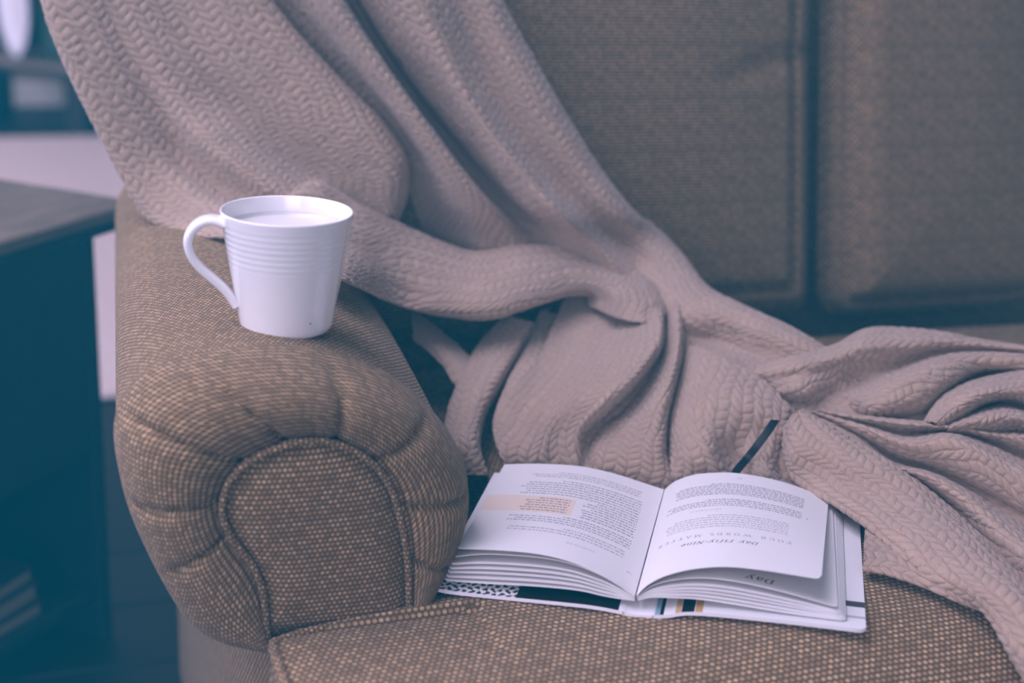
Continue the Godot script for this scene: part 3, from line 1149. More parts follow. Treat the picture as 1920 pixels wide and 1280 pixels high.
	var lb := [Vector2(-0.0005, 0.0006), Vector2(-0.010, 0.0004), Vector2(-0.021, 0.0008), Vector2(-0.0387, 0.0022), Vector2(-0.0671, 0.0008), Vector2(-0.1029, -0.0026), Vector2(-0.1285, -0.0046)]
	var ltb := [Vector2(-0.0003, -0.0012), Vector2(-0.0146, 0.0016), Vector2(-0.0314, 0.0050), Vector2(-0.0482, 0.0074), Vector2(-0.0692, 0.0086), Vector2(-0.0986, 0.0062), Vector2(-0.127, 0.0020)]
	var lbb := [Vector2(-0.0003, -0.0040), Vector2(-0.012, -0.0034), Vector2(-0.025, -0.0026), Vector2(-0.042, -0.0026), Vector2(-0.068, -0.0034), Vector2(-0.1, -0.0036), Vector2(-0.128, -0.0036)]
	var ltop := [Vector2(-0.0005, 0.0038), Vector2(-0.0148, 0.0122), Vector2(-0.0292, 0.0182), Vector2(-0.047, 0.0231), Vector2(-0.0683, 0.0249), Vector2(-0.0932, 0.0235), Vector2(-0.1194, 0.0208)]
	var ltopb := [Vector2(-0.0003, 0.0), Vector2(-0.0146, 0.0029), Vector2(-0.0314, 0.0065), Vector2(-0.0482, 0.0091), Vector2(-0.0692, 0.0104), Vector2(-0.0986, 0.0082), Vector2(-0.126, 0.0041)]
	var rtop := [Vector2(0.0005, 0.0045), Vector2(0.0076, 0.0138), Vector2(0.019, 0.0222), Vector2(0.0355, 0.0293), Vector2(0.0554, 0.0339), Vector2(0.0754, 0.0350), Vector2(0.0954, 0.0347), Vector2(0.1150, 0.0341)]
	var rtopb := [Vector2(0.0003, 0.0), Vector2(0.0078, 0.0080), Vector2(0.0212, 0.0151), Vector2(0.0371, 0.0190), Vector2(0.052, 0.0208), Vector2(0.0731, 0.0202), Vector2(0.0973, 0.0165), Vector2(0.1230, 0.0090)]
	var rt := [Vector2(0.001, 0.0025), Vector2(0.0085, 0.0110), Vector2(0.020, 0.0172), Vector2(0.038, 0.0222), Vector2(0.058, 0.0236), Vector2(0.080, 0.0222), Vector2(0.103, 0.0192), Vector2(0.1275, 0.0150)]
	var rb := [Vector2(0.002, 0.0014), Vector2(0.010, 0.0045), Vector2(0.022, 0.0062), Vector2(0.040, 0.0080), Vector2(0.060, 0.0080), Vector2(0.083, 0.0074), Vector2(0.107, 0.0070), Vector2(0.1335, 0.0074)]
	var rtb := [Vector2(0.0008, -0.0012), Vector2(0.0080, 0.0058), Vector2(0.0210, 0.0120), Vector2(0.0371, 0.0158), Vector2(0.053, 0.0170), Vector2(0.074, 0.0158), Vector2(0.099, 0.0120), Vector2(0.1260, 0.0060)]
	var rbb := [Vector2(0.0008, -0.0040), Vector2(0.010, -0.0020), Vector2(0.022, -0.0010), Vector2(0.040, 0.0), Vector2(0.060, 0.0002), Vector2(0.083, -0.0004), Vector2(0.107, -0.0010), Vector2(0.134, -0.0010)]
	var pm: Material = M.paper
	for k in 6:
		var t := k / 5.0
		var e := t * 0.88 + (0.12 if k == 5 else 0.0)
		var pg := put("page_bundle", leaf(mix2(lb, lt, e), mix2(lbb, ltb, e), 0.003 - 0.0005 * (k % 2), 0.181 + 0.0004 * (k % 3), 0.0016 if k < 5 else 0.0006, 0.002), null, bk)
		pg.set_surface_override_material(0, printed(under) if k == 5 else pm)
		pg.set_surface_override_material(1, pm)
	for k in 6:
		var t := k / 5.0
		var e := t * 0.85 + (0.15 if k == 5 else 0.0)
		var pg := put("page_bundle", leaf(mix2(rb, rt, e), mix2(rbb, rtb, e), 0.003 - 0.0005 * (k % 2), 0.181 + 0.0004 * (k % 3), 0.0016 if k < 5 else 0.0006, 0.002), null, bk)
		pg.set_surface_override_material(0, printed(under_r) if k == 5 else pm)
		pg.set_surface_override_material(1, pm)
	var lp := put("page", leaf(ltop, ltopb, 0.0, 0.183, 0.0003, 0.0008), null, bk)
	lp.set_surface_override_material(0, printed(li))
	lp.set_surface_override_material(1, pm)
	tag(lp, "left page with a beige quotation box")
	var rp := put("page", leaf(rtop, rtopb, 0.0, 0.183, 0.0003, 0.005), null, bk)
	rp.set_surface_override_material(0, printed(ri))
	rp.set_surface_override_material(1, pm)
	tag(rp, "right page with a heading, corners rounded")
	# the bookmark ribbon stands up from the far edge and leans on the throw
	var rib := []
	for q: Vector3 in [Vector3(0.0495, 0.186, 0.008), Vector3(0.052, 0.188, 0.0185), Vector3(0.0593, 0.2029, 0.0251), Vector3(0.0662, 0.2037, 0.0368), Vector3(0.0730, 0.2081, 0.0479), Vector3(0.0770, 0.2134, 0.0543)]:
		rib.append(bp(q.x, q.y, q.z))
	var pts := PackedVector3Array()
	var ruv := PackedVector2Array()
	var half := 0.0031
	for j in 41:
		var t := j / 40.0
		var p := spline(rib, t)
		var dirv := (spline(rib, minf(t + 0.02, 1)) - spline(rib, maxf(t - 0.02, 0))).normalized()
		var wide := dirv.cross(Vector3(-0.28, 0.35, 0.89)).normalized()
		var nrm := wide.cross(dirv).normalized()
		for q: Vector2 in [Vector2(-1, 0.4), Vector2(-1, -0.4), Vector2(1, -0.4), Vector2(1, 0.4), Vector2(-1, 0.4)]:
			var slant: Vector3 = dirv * (q.x * 0.0035) if j == 40 else Vector3.ZERO
			pts.append(p + wide * q.x * half + nrm * q.y * 0.0006 + slant)
			ruv.append(Vector2(q.x, t))
	var rbag := bag()
	grid(rbag, pts, ruv, 5, 41, false, true)
	put("bookmark_ribbon", made(rbag), M.ribbon, bk)


# ---------------------------------------------------------------- the throw

# a fold of the throw, lofted through rails laid side by side; the pile stands out of it
func fold(b: Dictionary, step: float, rails: Array) -> void:
	var nr := rails.size()
	var long := 0.0
	var wide := 0.0
	var np: int = rails[0].size()
	for r in rails:
		for k in np - 1: long += (r[k + 1] - r[k]).length()
	long /= nr
	for r in nr - 1:
		for k in np: wide += (rails[r + 1][k] - rails[r][k]).length()
	wide /= np
	var nu := clampi(int(wide / step), 12, 420)
	var nv := clampi(int(long / step), 12, 420)
	# points of the smooth sheet
	var p := PackedVector3Array()
	p.resize((nu + 1) * (nv + 1))
	var row := []
	row.resize(nr)
	for j in nv + 1:
		var t := float(j) / nv
		for r in nr: row[r] = spline(rails[r], t)
		for i in nu + 1: p[j * (nu + 1) + i] = spline(row, float(i) / nu)
	# arc lengths for the pile
	var uv := PackedVector2Array()
	uv.resize(p.size())
	var w := nu + 1
	for j in nv + 1:
		var run := 0.0
		for i in w:
			if i > 0: run += (p[j * w + i] - p[j * w + i - 1]).length()
			uv[j * w + i].x = run
		var mid := run / 2
		for i in w: uv[j * w + i].x -= mid
	for i in w:
		var run := 0.0
		for j in nv + 1:
			if j > 0: run += (p[j * w + i] - p[(j - 1) * w + i]).length()
			uv[j * w + i].y = lerpf(run, long * j / nv, 0.6)
	# the knit wanders a little
	for k in p.size():
		var q := p[k] * 900.0
		uv[k] += Vector2(wander.get_noise_3d(q.x, q.y, q.z), wander.get_noise_3d(q.z + 500.0, q.x, q.y)) * 0.0055
	# normals turned to the open side
	var nrm := PackedVector3Array()
	nrm.resize(p.size())
	var total := 0.0
	for j in nv + 1:
		for i in w:
			var k := j * w + i
			var n := (p[j * w + mini(i + 1, nu)] - p[j * w + maxi(i - 1, 0)]).cross(p[mini(j + 1, nv) * w + i] - p[maxi(j - 1, 0) * w + i]).normalized()
			nrm[k] = n
			total += n.dot(Vector3(-0.2, 0.6, 0.75))
	var sgn := 1.0 if total > 0 else -1.0
	for k in p.size():
		var h := plush(uv[k].x, uv[k].y)
		p[k] += nrm[k] * sgn * (h - 0.6) * PILE
	grid(b, p, uv, w, nv + 1, sgn < 0)

const PILE := 0.0024

func blanket() -> void:
	wander.seed = 12
	wander.frequency = 0.02
	wander.fractal_octaves = 2
	var b := bag()
	fold(b, 0.0022, [  # flap over the back corner and arm
		[Vector3(0.019, 0.956, -1.420), Vector3(0.019, 0.944, -1.320), Vector3(0.029, 0.881, -1.322), Vector3(0.042, 0.820, -1.320), Vector3(0.052, 0.776, -1.312), Vector3(0.067, 0.734, -1.297), Vector3(0.086, 0.692, -1.282), Vector3(0.105, 0.656, -1.269), Vector3(0.120, 0.628, -1.246), Vector3(0.142, 0.624, -1.200), Vector3(0.170, 0.633, -1.149), Vector3(0.222, 0.631, -1.143)],
		[Vector3(0.010, 0.955, -1.398), Vector3(0.010, 0.943, -1.298), Vector3(0.018, 0.882, -1.287), Vector3(0.029, 0.823, -1.277), Vector3(0.038, 0.781, -1.268), Vector3(0.053, 0.740, -1.257), Vector3(0.071, 0.699, -1.245), Vector3(0.088, 0.662, -1.235), Vector3(0.104, 0.632, -1.218), Vector3(0.132, 0.627, -1.171), Vector3(0.160, 0.639, -1.108), Vector3(0.213, 0.638, -1.095)],
		[Vector3(0.012, 0.955, -1.387), Vector3(0.012, 0.943, -1.287), Vector3(0.021, 0.882, -1.270), Vector3(0.033, 0.825, -1.256), Vector3(0.043, 0.783, -1.247), Vector3(0.058, 0.743, -1.239), Vector3(0.076, 0.703, -1.231), Vector3(0.094, 0.668, -1.221), Vector3(0.112, 0.642, -1.204), Vector3(0.135, 0.635, -1.170), Vector3(0.165, 0.644, -1.111), Vector3(0.219, 0.640, -1.106)],
		[Vector3(0.038, 0.957, -1.386), Vector3(0.038, 0.945, -1.286), Vector3(0.049, 0.884, -1.268), Vector3(0.063, 0.826, -1.253), Vector3(0.074, 0.784, -1.245), Vector3(0.088, 0.745, -1.239), Vector3(0.105, 0.707, -1.234), Vector3(0.123, 0.674, -1.225), Vector3(0.143, 0.654, -1.200), Vector3(0.168, 0.646, -1.163), Vector3(0.196, 0.646, -1.121), Vector3(0.241, 0.634, -1.145)],
		[Vector3(0.053, 0.957, -1.389), Vector3(0.053, 0.945, -1.289), Vector3(0.065, 0.884, -1.273), Vector3(0.080, 0.826, -1.258), Vector3(0.093, 0.783, -1.250), Vector3(0.107, 0.746, -1.245), Vector3(0.125, 0.712, -1.243), Vector3(0.143, 0.681, -1.238), Vector3(0.166, 0.658, -1.222), Vector3(0.191, 0.645, -1.194), Vector3(0.223, 0.638, -1.171), Vector3(0.258, 0.628, -1.184)],
		[Vector3(0.068, 0.958, -1.388), Vector3(0.068, 0.946, -1.288), Vector3(0.081, 0.885, -1.271), Vector3(0.097, 0.826, -1.256), Vector3(0.110, 0.786, -1.248), Vector3(0.125, 0.750, -1.240), Vector3(0.139, 0.720, -1.229), Vector3(0.156, 0.697, -1.212), Vector3(0.178, 0.678, -1.196), Vector3(0.205, 0.662, -1.183), Vector3(0.235, 0.648, -1.174), Vector3(0.267, 0.635, -1.180)],
		[Vector3(0.081, 0.959, -1.389), Vector3(0.081, 0.947, -1.289), Vector3(0.095, 0.885, -1.272), Vector3(0.114, 0.826, -1.257), Vector3(0.129, 0.787, -1.249), Vector3(0.146, 0.752, -1.242), Vector3(0.164, 0.723, -1.235), Vector3(0.182, 0.701, -1.221), Vector3(0.203, 0.682, -1.209), Vector3(0.226, 0.665, -1.198), Vector3(0.253, 0.650, -1.193), Vector3(0.279, 0.638, -1.192)],
		[Vector3(0.095, 0.960, -1.390), Vector3(0.095, 0.948, -1.290), Vector3(0.111, 0.886, -1.274), Vector3(0.132, 0.827, -1.260), Vector3(0.148, 0.788, -1.252), Vector3(0.166, 0.755, -1.245), Vector3(0.188, 0.725, -1.241), Vector3(0.210, 0.701, -1.235), Vector3(0.230, 0.681, -1.228), Vector3(0.249, 0.665, -1.220), Vector3(0.270, 0.651, -1.210), Vector3(0.292, 0.637, -1.205)],
		[Vector3(0.117, 0.961, -1.387), Vector3(0.117, 0.949, -1.287), Vector3(0.136, 0.887, -1.268), Vector3(0.160, 0.828, -1.253), Vector3(0.178, 0.789, -1.245), Vector3(0.200, 0.756, -1.237), Vector3(0.225, 0.727, -1.229), Vector3(0.249, 0.702, -1.221), Vector3(0.270, 0.681, -1.215), Vector3(0.285, 0.664, -1.209), Vector3(0.297, 0.648, -1.205), Vector3(0.307, 0.632, -1.203)],
		[Vector3(0.132, 0.961, -1.384), Vector3(0.132, 0.949, -1.284), Vector3(0.157, 0.888, -1.263), Vector3(0.188, 0.829, -1.247), Vector3(0.211, 0.791, -1.239), Vector3(0.236, 0.760, -1.230), Vector3(0.262, 0.733, -1.220), Vector3(0.286, 0.707, -1.210), Vector3(0.306, 0.683, -1.203), Vector3(0.313, 0.662, -1.199), Vector3(0.316, 0.644, -1.200), Vector3(0.316, 0.630, -1.201)],
		[Vector3(0.138, 0.962, -1.385), Vector3(0.138, 0.950, -1.285), Vector3(0.166, 0.888, -1.266), Vector3(0.202, 0.829, -1.249), Vector3(0.228, 0.792, -1.242), Vector3(0.254, 0.762, -1.233), Vector3(0.280, 0.735, -1.223), Vector3(0.305, 0.710, -1.213), Vector3(0.325, 0.683, -1.208), Vector3(0.329, 0.659, -1.206), Vector3(0.327, 0.639, -1.207), Vector3(0.322, 0.626, -1.205)],
		[Vector3(0.141, 0.962, -1.392), Vector3(0.141, 0.950, -1.292), Vector3(0.172, 0.888, -1.277), Vector3(0.210, 0.828, -1.264), Vector3(0.237, 0.791, -1.257), Vector3(0.264, 0.761, -1.248), Vector3(0.290, 0.734, -1.238), Vector3(0.316, 0.708, -1.230), Vector3(0.337, 0.677, -1.227), Vector3(0.339, 0.651, -1.224), Vector3(0.334, 0.631, -1.222), Vector3(0.327, 0.618, -1.218)],
		[Vector3(0.140, 0.962, -1.409), Vector3(0.140, 0.950, -1.309), Vector3(0.171, 0.887, -1.303), Vector3(0.210, 0.825, -1.296), Vector3(0.236, 0.786, -1.288), Vector3(0.265, 0.755, -1.282), Vector3(0.292, 0.725, -1.276), Vector3(0.319, 0.698, -1.270), Vector3(0.338, 0.667, -1.264), Vector3(0.340, 0.642, -1.259), Vector3(0.335, 0.622, -1.255), Vector3(0.331, 0.609, -1.250)],
	])
	fold(b, 0.0024, [  # folds of the drape down the backrest
		[Vector3(0.118, 0.961, -1.392), Vector3(0.118, 0.949, -1.292), Vector3(0.159, 0.886, -1.299), Vector3(0.210, 0.825, -1.299), Vector3(0.251, 0.780, -1.290), Vector3(0.286, 0.743, -1.283), Vector3(0.315, 0.709, -1.265), Vector3(0.337, 0.675, -1.259), Vector3(0.347, 0.639, -1.251), Vector3(0.363, 0.600, -1.262), Vector3(0.379, 0.560, -1.270)],
		[Vector3(0.148, 0.962, -1.378), Vector3(0.148, 0.950, -1.278), Vector3(0.184, 0.888, -1.275), Vector3(0.229, 0.828, -1.270), Vector3(0.265, 0.783, -1.261), Vector3(0.298, 0.745, -1.253), Vector3(0.327, 0.709, -1.242), Vector3(0.349, 0.675, -1.235), Vector3(0.366, 0.638, -1.232), Vector3(0.386, 0.606, -1.235), Vector3(0.404, 0.568, -1.237)],
		[Vector3(0.184, 0.964, -1.350), Vector3(0.184, 0.952, -1.250), Vector3(0.210, 0.891, -1.231), Vector3(0.243, 0.833, -1.215), Vector3(0.272, 0.790, -1.207), Vector3(0.301, 0.751, -1.199), Vector3(0.329, 0.713, -1.192), Vector3(0.356, 0.677, -1.186), Vector3(0.380, 0.644, -1.183), Vector3(0.403, 0.609, -1.200), Vector3(0.419, 0.571, -1.205)],
		[Vector3(0.193, 0.964, -1.342), Vector3(0.193, 0.952, -1.242), Vector3(0.219, 0.892, -1.218), Vector3(0.252, 0.834, -1.199), Vector3(0.281, 0.792, -1.191), Vector3(0.310, 0.753, -1.183), Vector3(0.341, 0.712, -1.177), Vector3(0.369, 0.675, -1.173), Vector3(0.398, 0.641, -1.174), Vector3(0.425, 0.611, -1.189), Vector3(0.442, 0.575, -1.189)],
		[Vector3(0.206, 0.965, -1.355), Vector3(0.206, 0.953, -1.255), Vector3(0.232, 0.891, -1.239), Vector3(0.265, 0.832, -1.224), Vector3(0.292, 0.789, -1.216), Vector3(0.322, 0.747, -1.207), Vector3(0.352, 0.707, -1.200), Vector3(0.381, 0.670, -1.193), Vector3(0.411, 0.636, -1.187), Vector3(0.439, 0.610, -1.198), Vector3(0.456, 0.574, -1.190)],
		[Vector3(0.227, 0.967, -1.393), Vector3(0.227, 0.955, -1.293), Vector3(0.255, 0.890, -1.300), Vector3(0.289, 0.826, -1.300), Vector3(0.315, 0.779, -1.290), Vector3(0.346, 0.731, -1.280), Vector3(0.379, 0.690, -1.272), Vector3(0.407, 0.653, -1.261), Vector3(0.435, 0.621, -1.236), Vector3(0.458, 0.602, -1.213), Vector3(0.474, 0.571, -1.195)],
		[Vector3(0.235, 0.967, -1.389), Vector3(0.235, 0.955, -1.289), Vector3(0.262, 0.890, -1.293), Vector3(0.295, 0.827, -1.291), Vector3(0.321, 0.781, -1.286), Vector3(0.353, 0.733, -1.281), Vector3(0.385, 0.693, -1.269), Vector3(0.413, 0.659, -1.253), Vector3(0.439, 0.628, -1.225), Vector3(0.464, 0.607, -1.202), Vector3(0.483, 0.574, -1.185)],
		[Vector3(0.230, 0.966, -1.364), Vector3(0.230, 0.954, -1.264), Vector3(0.255, 0.892, -1.252), Vector3(0.287, 0.831, -1.241), Vector3(0.314, 0.787, -1.237), Vector3(0.348, 0.741, -1.236), Vector3(0.379, 0.703, -1.224), Vector3(0.406, 0.670, -1.210), Vector3(0.436, 0.639, -1.186), Vector3(0.467, 0.614, -1.184), Vector3(0.488, 0.578, -1.171)],
		[Vector3(0.251, 0.967, -1.348), Vector3(0.251, 0.955, -1.248), Vector3(0.273, 0.893, -1.226), Vector3(0.301, 0.834, -1.208), Vector3(0.327, 0.791, -1.204), Vector3(0.359, 0.745, -1.203), Vector3(0.386, 0.706, -1.192), Vector3(0.413, 0.671, -1.177), Vector3(0.441, 0.641, -1.157), Vector3(0.475, 0.614, -1.161), Vector3(0.498, 0.582, -1.150)],
		[Vector3(0.297, 0.970, -1.340), Vector3(0.297, 0.958, -1.240), Vector3(0.311, 0.895, -1.213), Vector3(0.330, 0.836, -1.192), Vector3(0.347, 0.793, -1.184), Vector3(0.369, 0.749, -1.175), Vector3(0.395, 0.709, -1.164), Vector3(0.424, 0.673, -1.149), Vector3(0.452, 0.642, -1.132), Vector3(0.486, 0.615, -1.137), Vector3(0.512, 0.586, -1.128)],
		[Vector3(0.318, 0.971, -1.347), Vector3(0.318, 0.959, -1.247), Vector3(0.332, 0.895, -1.224), Vector3(0.351, 0.836, -1.205), Vector3(0.368, 0.792, -1.196), Vector3(0.389, 0.747, -1.190), Vector3(0.415, 0.706, -1.180), Vector3(0.444, 0.668, -1.169), Vector3(0.476, 0.635, -1.155), Vector3(0.510, 0.607, -1.159), Vector3(0.530, 0.581, -1.133)],
		[Vector3(0.333, 0.972, -1.355), Vector3(0.333, 0.960, -1.255), Vector3(0.349, 0.896, -1.236), Vector3(0.371, 0.835, -1.220), Vector3(0.389, 0.790, -1.211), Vector3(0.410, 0.745, -1.202), Vector3(0.434, 0.704, -1.192), Vector3(0.464, 0.666, -1.183), Vector3(0.497, 0.632, -1.171), Vector3(0.530, 0.605, -1.173), Vector3(0.546, 0.578, -1.132)],
		[Vector3(0.347, 0.972, -1.349), Vector3(0.347, 0.960, -1.249), Vector3(0.365, 0.896, -1.226), Vector3(0.389, 0.836, -1.208), Vector3(0.409, 0.792, -1.197), Vector3(0.431, 0.747, -1.186), Vector3(0.457, 0.707, -1.177), Vector3(0.485, 0.669, -1.168), Vector3(0.513, 0.636, -1.156), Vector3(0.547, 0.608, -1.158), Vector3(0.558, 0.581, -1.107)],
		[Vector3(0.353, 0.973, -1.352), Vector3(0.353, 0.961, -1.252), Vector3(0.374, 0.897, -1.231), Vector3(0.402, 0.836, -1.214), Vector3(0.425, 0.791, -1.204), Vector3(0.450, 0.748, -1.193), Vector3(0.475, 0.708, -1.184), Vector3(0.500, 0.671, -1.175), Vector3(0.529, 0.635, -1.162), Vector3(0.567, 0.607, -1.164), Vector3(0.576, 0.579, -1.099)],
		[Vector3(0.358, 0.973, -1.362), Vector3(0.358, 0.961, -1.262), Vector3(0.383, 0.896, -1.248), Vector3(0.413, 0.834, -1.235), Vector3(0.439, 0.789, -1.226), Vector3(0.465, 0.746, -1.217), Vector3(0.490, 0.706, -1.208), Vector3(0.516, 0.668, -1.199), Vector3(0.546, 0.631, -1.186), Vector3(0.585, 0.602, -1.188), Vector3(0.591, 0.573, -1.112)],
		[Vector3(0.363, 0.974, -1.383), Vector3(0.363, 0.962, -1.283), Vector3(0.391, 0.895, -1.281), Vector3(0.423, 0.831, -1.275), Vector3(0.449, 0.783, -1.266), Vector3(0.476, 0.738, -1.257), Vector3(0.502, 0.696, -1.248), Vector3(0.529, 0.656, -1.241), Vector3(0.560, 0.617, -1.229), Vector3(0.599, 0.588, -1.229), Vector3(0.604, 0.558, -1.151)],
	])
	fold(b, 0.0024, [  # sheet behind the roll running down to the seat
		[Vector3(0.575, 0.610, -1.232), Vector3(0.600, 0.584, -1.205), Vector3(0.591, 0.572, -1.120), Vector3(0.607, 0.566, -1.063), Vector3(0.626, 0.561, -1.021), Vector3(0.645, 0.551, -0.989), Vector3(0.665, 0.539, -0.976)],
		[Vector3(0.569, 0.617, -1.201), Vector3(0.593, 0.592, -1.175), Vector3(0.584, 0.581, -1.097), Vector3(0.598, 0.576, -1.045), Vector3(0.616, 0.571, -1.001), Vector3(0.634, 0.561, -0.971), Vector3(0.655, 0.548, -0.953)],
		[Vector3(0.557, 0.615, -1.187), Vector3(0.576, 0.592, -1.152), Vector3(0.566, 0.584, -1.071), Vector3(0.582, 0.579, -1.023), Vector3(0.600, 0.573, -0.983), Vector3(0.620, 0.562, -0.958), Vector3(0.640, 0.547, -0.946)],
		[Vector3(0.541, 0.605, -1.179), Vector3(0.551, 0.588, -1.128), Vector3(0.547, 0.579, -1.054), Vector3(0.569, 0.573, -1.017), Vector3(0.588, 0.568, -0.982), Vector3(0.609, 0.557, -0.959), Vector3(0.628, 0.544, -0.951)],
		[Vector3(0.531, 0.594, -1.181), Vector3(0.538, 0.580, -1.119), Vector3(0.539, 0.567, -1.052), Vector3(0.563, 0.562, -1.026), Vector3(0.580, 0.559, -0.993), Vector3(0.599, 0.552, -0.963), Vector3(0.616, 0.540, -0.955)],
		[Vector3(0.524, 0.582, -1.186), Vector3(0.526, 0.569, -1.114), Vector3(0.535, 0.554, -1.056), Vector3(0.556, 0.551, -1.034), Vector3(0.571, 0.552, -1.001), Vector3(0.585, 0.548, -0.963), Vector3(0.603, 0.536, -0.958)],
		[Vector3(0.509, 0.575, -1.175), Vector3(0.510, 0.561, -1.089), Vector3(0.521, 0.545, -1.030), Vector3(0.538, 0.548, -1.011), Vector3(0.550, 0.551, -0.980), Vector3(0.566, 0.546, -0.955), Vector3(0.590, 0.535, -0.951)],
		[Vector3(0.496, 0.566, -1.155), Vector3(0.498, 0.548, -1.071), Vector3(0.513, 0.533, -1.011), Vector3(0.531, 0.537, -0.996), Vector3(0.545, 0.541, -0.969), Vector3(0.566, 0.536, -0.953), Vector3(0.590, 0.526, -0.950)],
	])
	fold(b, 0.0014, [  # thick roll from the mug to the seat
		[Vector3(0.256, 0.639, -1.220), Vector3(0.297, 0.630, -1.226), Vector3(0.341, 0.608, -1.223), Vector3(0.380, 0.591, -1.213), Vector3(0.404, 0.586, -1.207), Vector3(0.446, 0.590, -1.208), Vector3(0.496, 0.588, -1.198), Vector3(0.533, 0.579, -1.176), Vector3(0.535, 0.574, -1.123), Vector3(0.521, 0.564, -1.075)],
		[Vector3(0.247, 0.648, -1.200), Vector3(0.292, 0.639, -1.206), Vector3(0.336, 0.617, -1.203), Vector3(0.374, 0.601, -1.194), Vector3(0.397, 0.597, -1.188), Vector3(0.437, 0.602, -1.185), Vector3(0.490, 0.598, -1.182), Vector3(0.533, 0.588, -1.168), Vector3(0.542, 0.580, -1.122), Vector3(0.528, 0.569, -1.066)],
		[Vector3(0.240, 0.648, -1.175), Vector3(0.284, 0.638, -1.185), Vector3(0.326, 0.615, -1.181), Vector3(0.363, 0.599, -1.171), Vector3(0.390, 0.596, -1.165), Vector3(0.429, 0.601, -1.161), Vector3(0.480, 0.597, -1.159), Vector3(0.518, 0.587, -1.143), Vector3(0.524, 0.580, -1.096), Vector3(0.515, 0.568, -1.049)],
		[Vector3(0.231, 0.644, -1.142), Vector3(0.275, 0.630, -1.159), Vector3(0.315, 0.608, -1.160), Vector3(0.352, 0.593, -1.149), Vector3(0.384, 0.591, -1.140), Vector3(0.422, 0.597, -1.136), Vector3(0.469, 0.594, -1.138), Vector3(0.500, 0.587, -1.121), Vector3(0.506, 0.579, -1.084), Vector3(0.499, 0.567, -1.048)],
		[Vector3(0.218, 0.647, -1.078), Vector3(0.264, 0.624, -1.122), Vector3(0.306, 0.598, -1.139), Vector3(0.343, 0.584, -1.128), Vector3(0.379, 0.585, -1.114), Vector3(0.415, 0.590, -1.114), Vector3(0.460, 0.589, -1.120), Vector3(0.487, 0.584, -1.109), Vector3(0.494, 0.576, -1.085), Vector3(0.488, 0.566, -1.060)],
		[Vector3(0.207, 0.649, -1.025), Vector3(0.239, 0.636, -1.028), Vector3(0.299, 0.590, -1.121), Vector3(0.337, 0.576, -1.115), Vector3(0.373, 0.578, -1.094), Vector3(0.409, 0.584, -1.096), Vector3(0.453, 0.584, -1.109), Vector3(0.478, 0.580, -1.107), Vector3(0.485, 0.574, -1.095), Vector3(0.481, 0.565, -1.080)],
		[Vector3(0.203, 0.647, -1.003), Vector3(0.228, 0.638, -0.986), Vector3(0.294, 0.584, -1.106), Vector3(0.335, 0.568, -1.111), Vector3(0.373, 0.570, -1.089), Vector3(0.407, 0.576, -1.090), Vector3(0.450, 0.579, -1.106), Vector3(0.473, 0.576, -1.111), Vector3(0.481, 0.571, -1.108), Vector3(0.479, 0.564, -1.099)],
		[Vector3(0.204, 0.642, -1.009), Vector3(0.227, 0.635, -0.985), Vector3(0.292, 0.580, -1.102), Vector3(0.338, 0.560, -1.122), Vector3(0.377, 0.561, -1.099), Vector3(0.411, 0.568, -1.100), Vector3(0.452, 0.573, -1.113), Vector3(0.473, 0.571, -1.119), Vector3(0.478, 0.568, -1.120), Vector3(0.477, 0.562, -1.115)],
		[Vector3(0.213, 0.633, -1.050), Vector3(0.238, 0.624, -1.033), Vector3(0.307, 0.568, -1.157), Vector3(0.350, 0.552, -1.161), Vector3(0.390, 0.554, -1.138), Vector3(0.426, 0.561, -1.141), Vector3(0.464, 0.568, -1.143), Vector3(0.483, 0.566, -1.144), Vector3(0.484, 0.564, -1.139), Vector3(0.481, 0.560, -1.129)],
	])
	fold(b, 0.0020, [  # gathered knot behind the mug
		[Vector3(0.231, 0.649, -1.239), Vector3(0.247, 0.655, -1.245), Vector3(0.264, 0.654, -1.247), Vector3(0.281, 0.645, -1.244), Vector3(0.305, 0.629, -1.241)],
		[Vector3(0.222, 0.656, -1.201), Vector3(0.238, 0.661, -1.206), Vector3(0.255, 0.661, -1.205), Vector3(0.272, 0.651, -1.205), Vector3(0.296, 0.635, -1.205)],
		[Vector3(0.218, 0.656, -1.182), Vector3(0.234, 0.660, -1.187), Vector3(0.249, 0.658, -1.187), Vector3(0.264, 0.649, -1.187), Vector3(0.288, 0.634, -1.188)],
		[Vector3(0.219, 0.652, -1.170), Vector3(0.232, 0.655, -1.176), Vector3(0.245, 0.652, -1.176), Vector3(0.258, 0.644, -1.176), Vector3(0.277, 0.630, -1.175)],
		[Vector3(0.220, 0.644, -1.165), Vector3(0.232, 0.644, -1.178), Vector3(0.244, 0.641, -1.181), Vector3(0.254, 0.635, -1.177), Vector3(0.262, 0.625, -1.160)],
	])
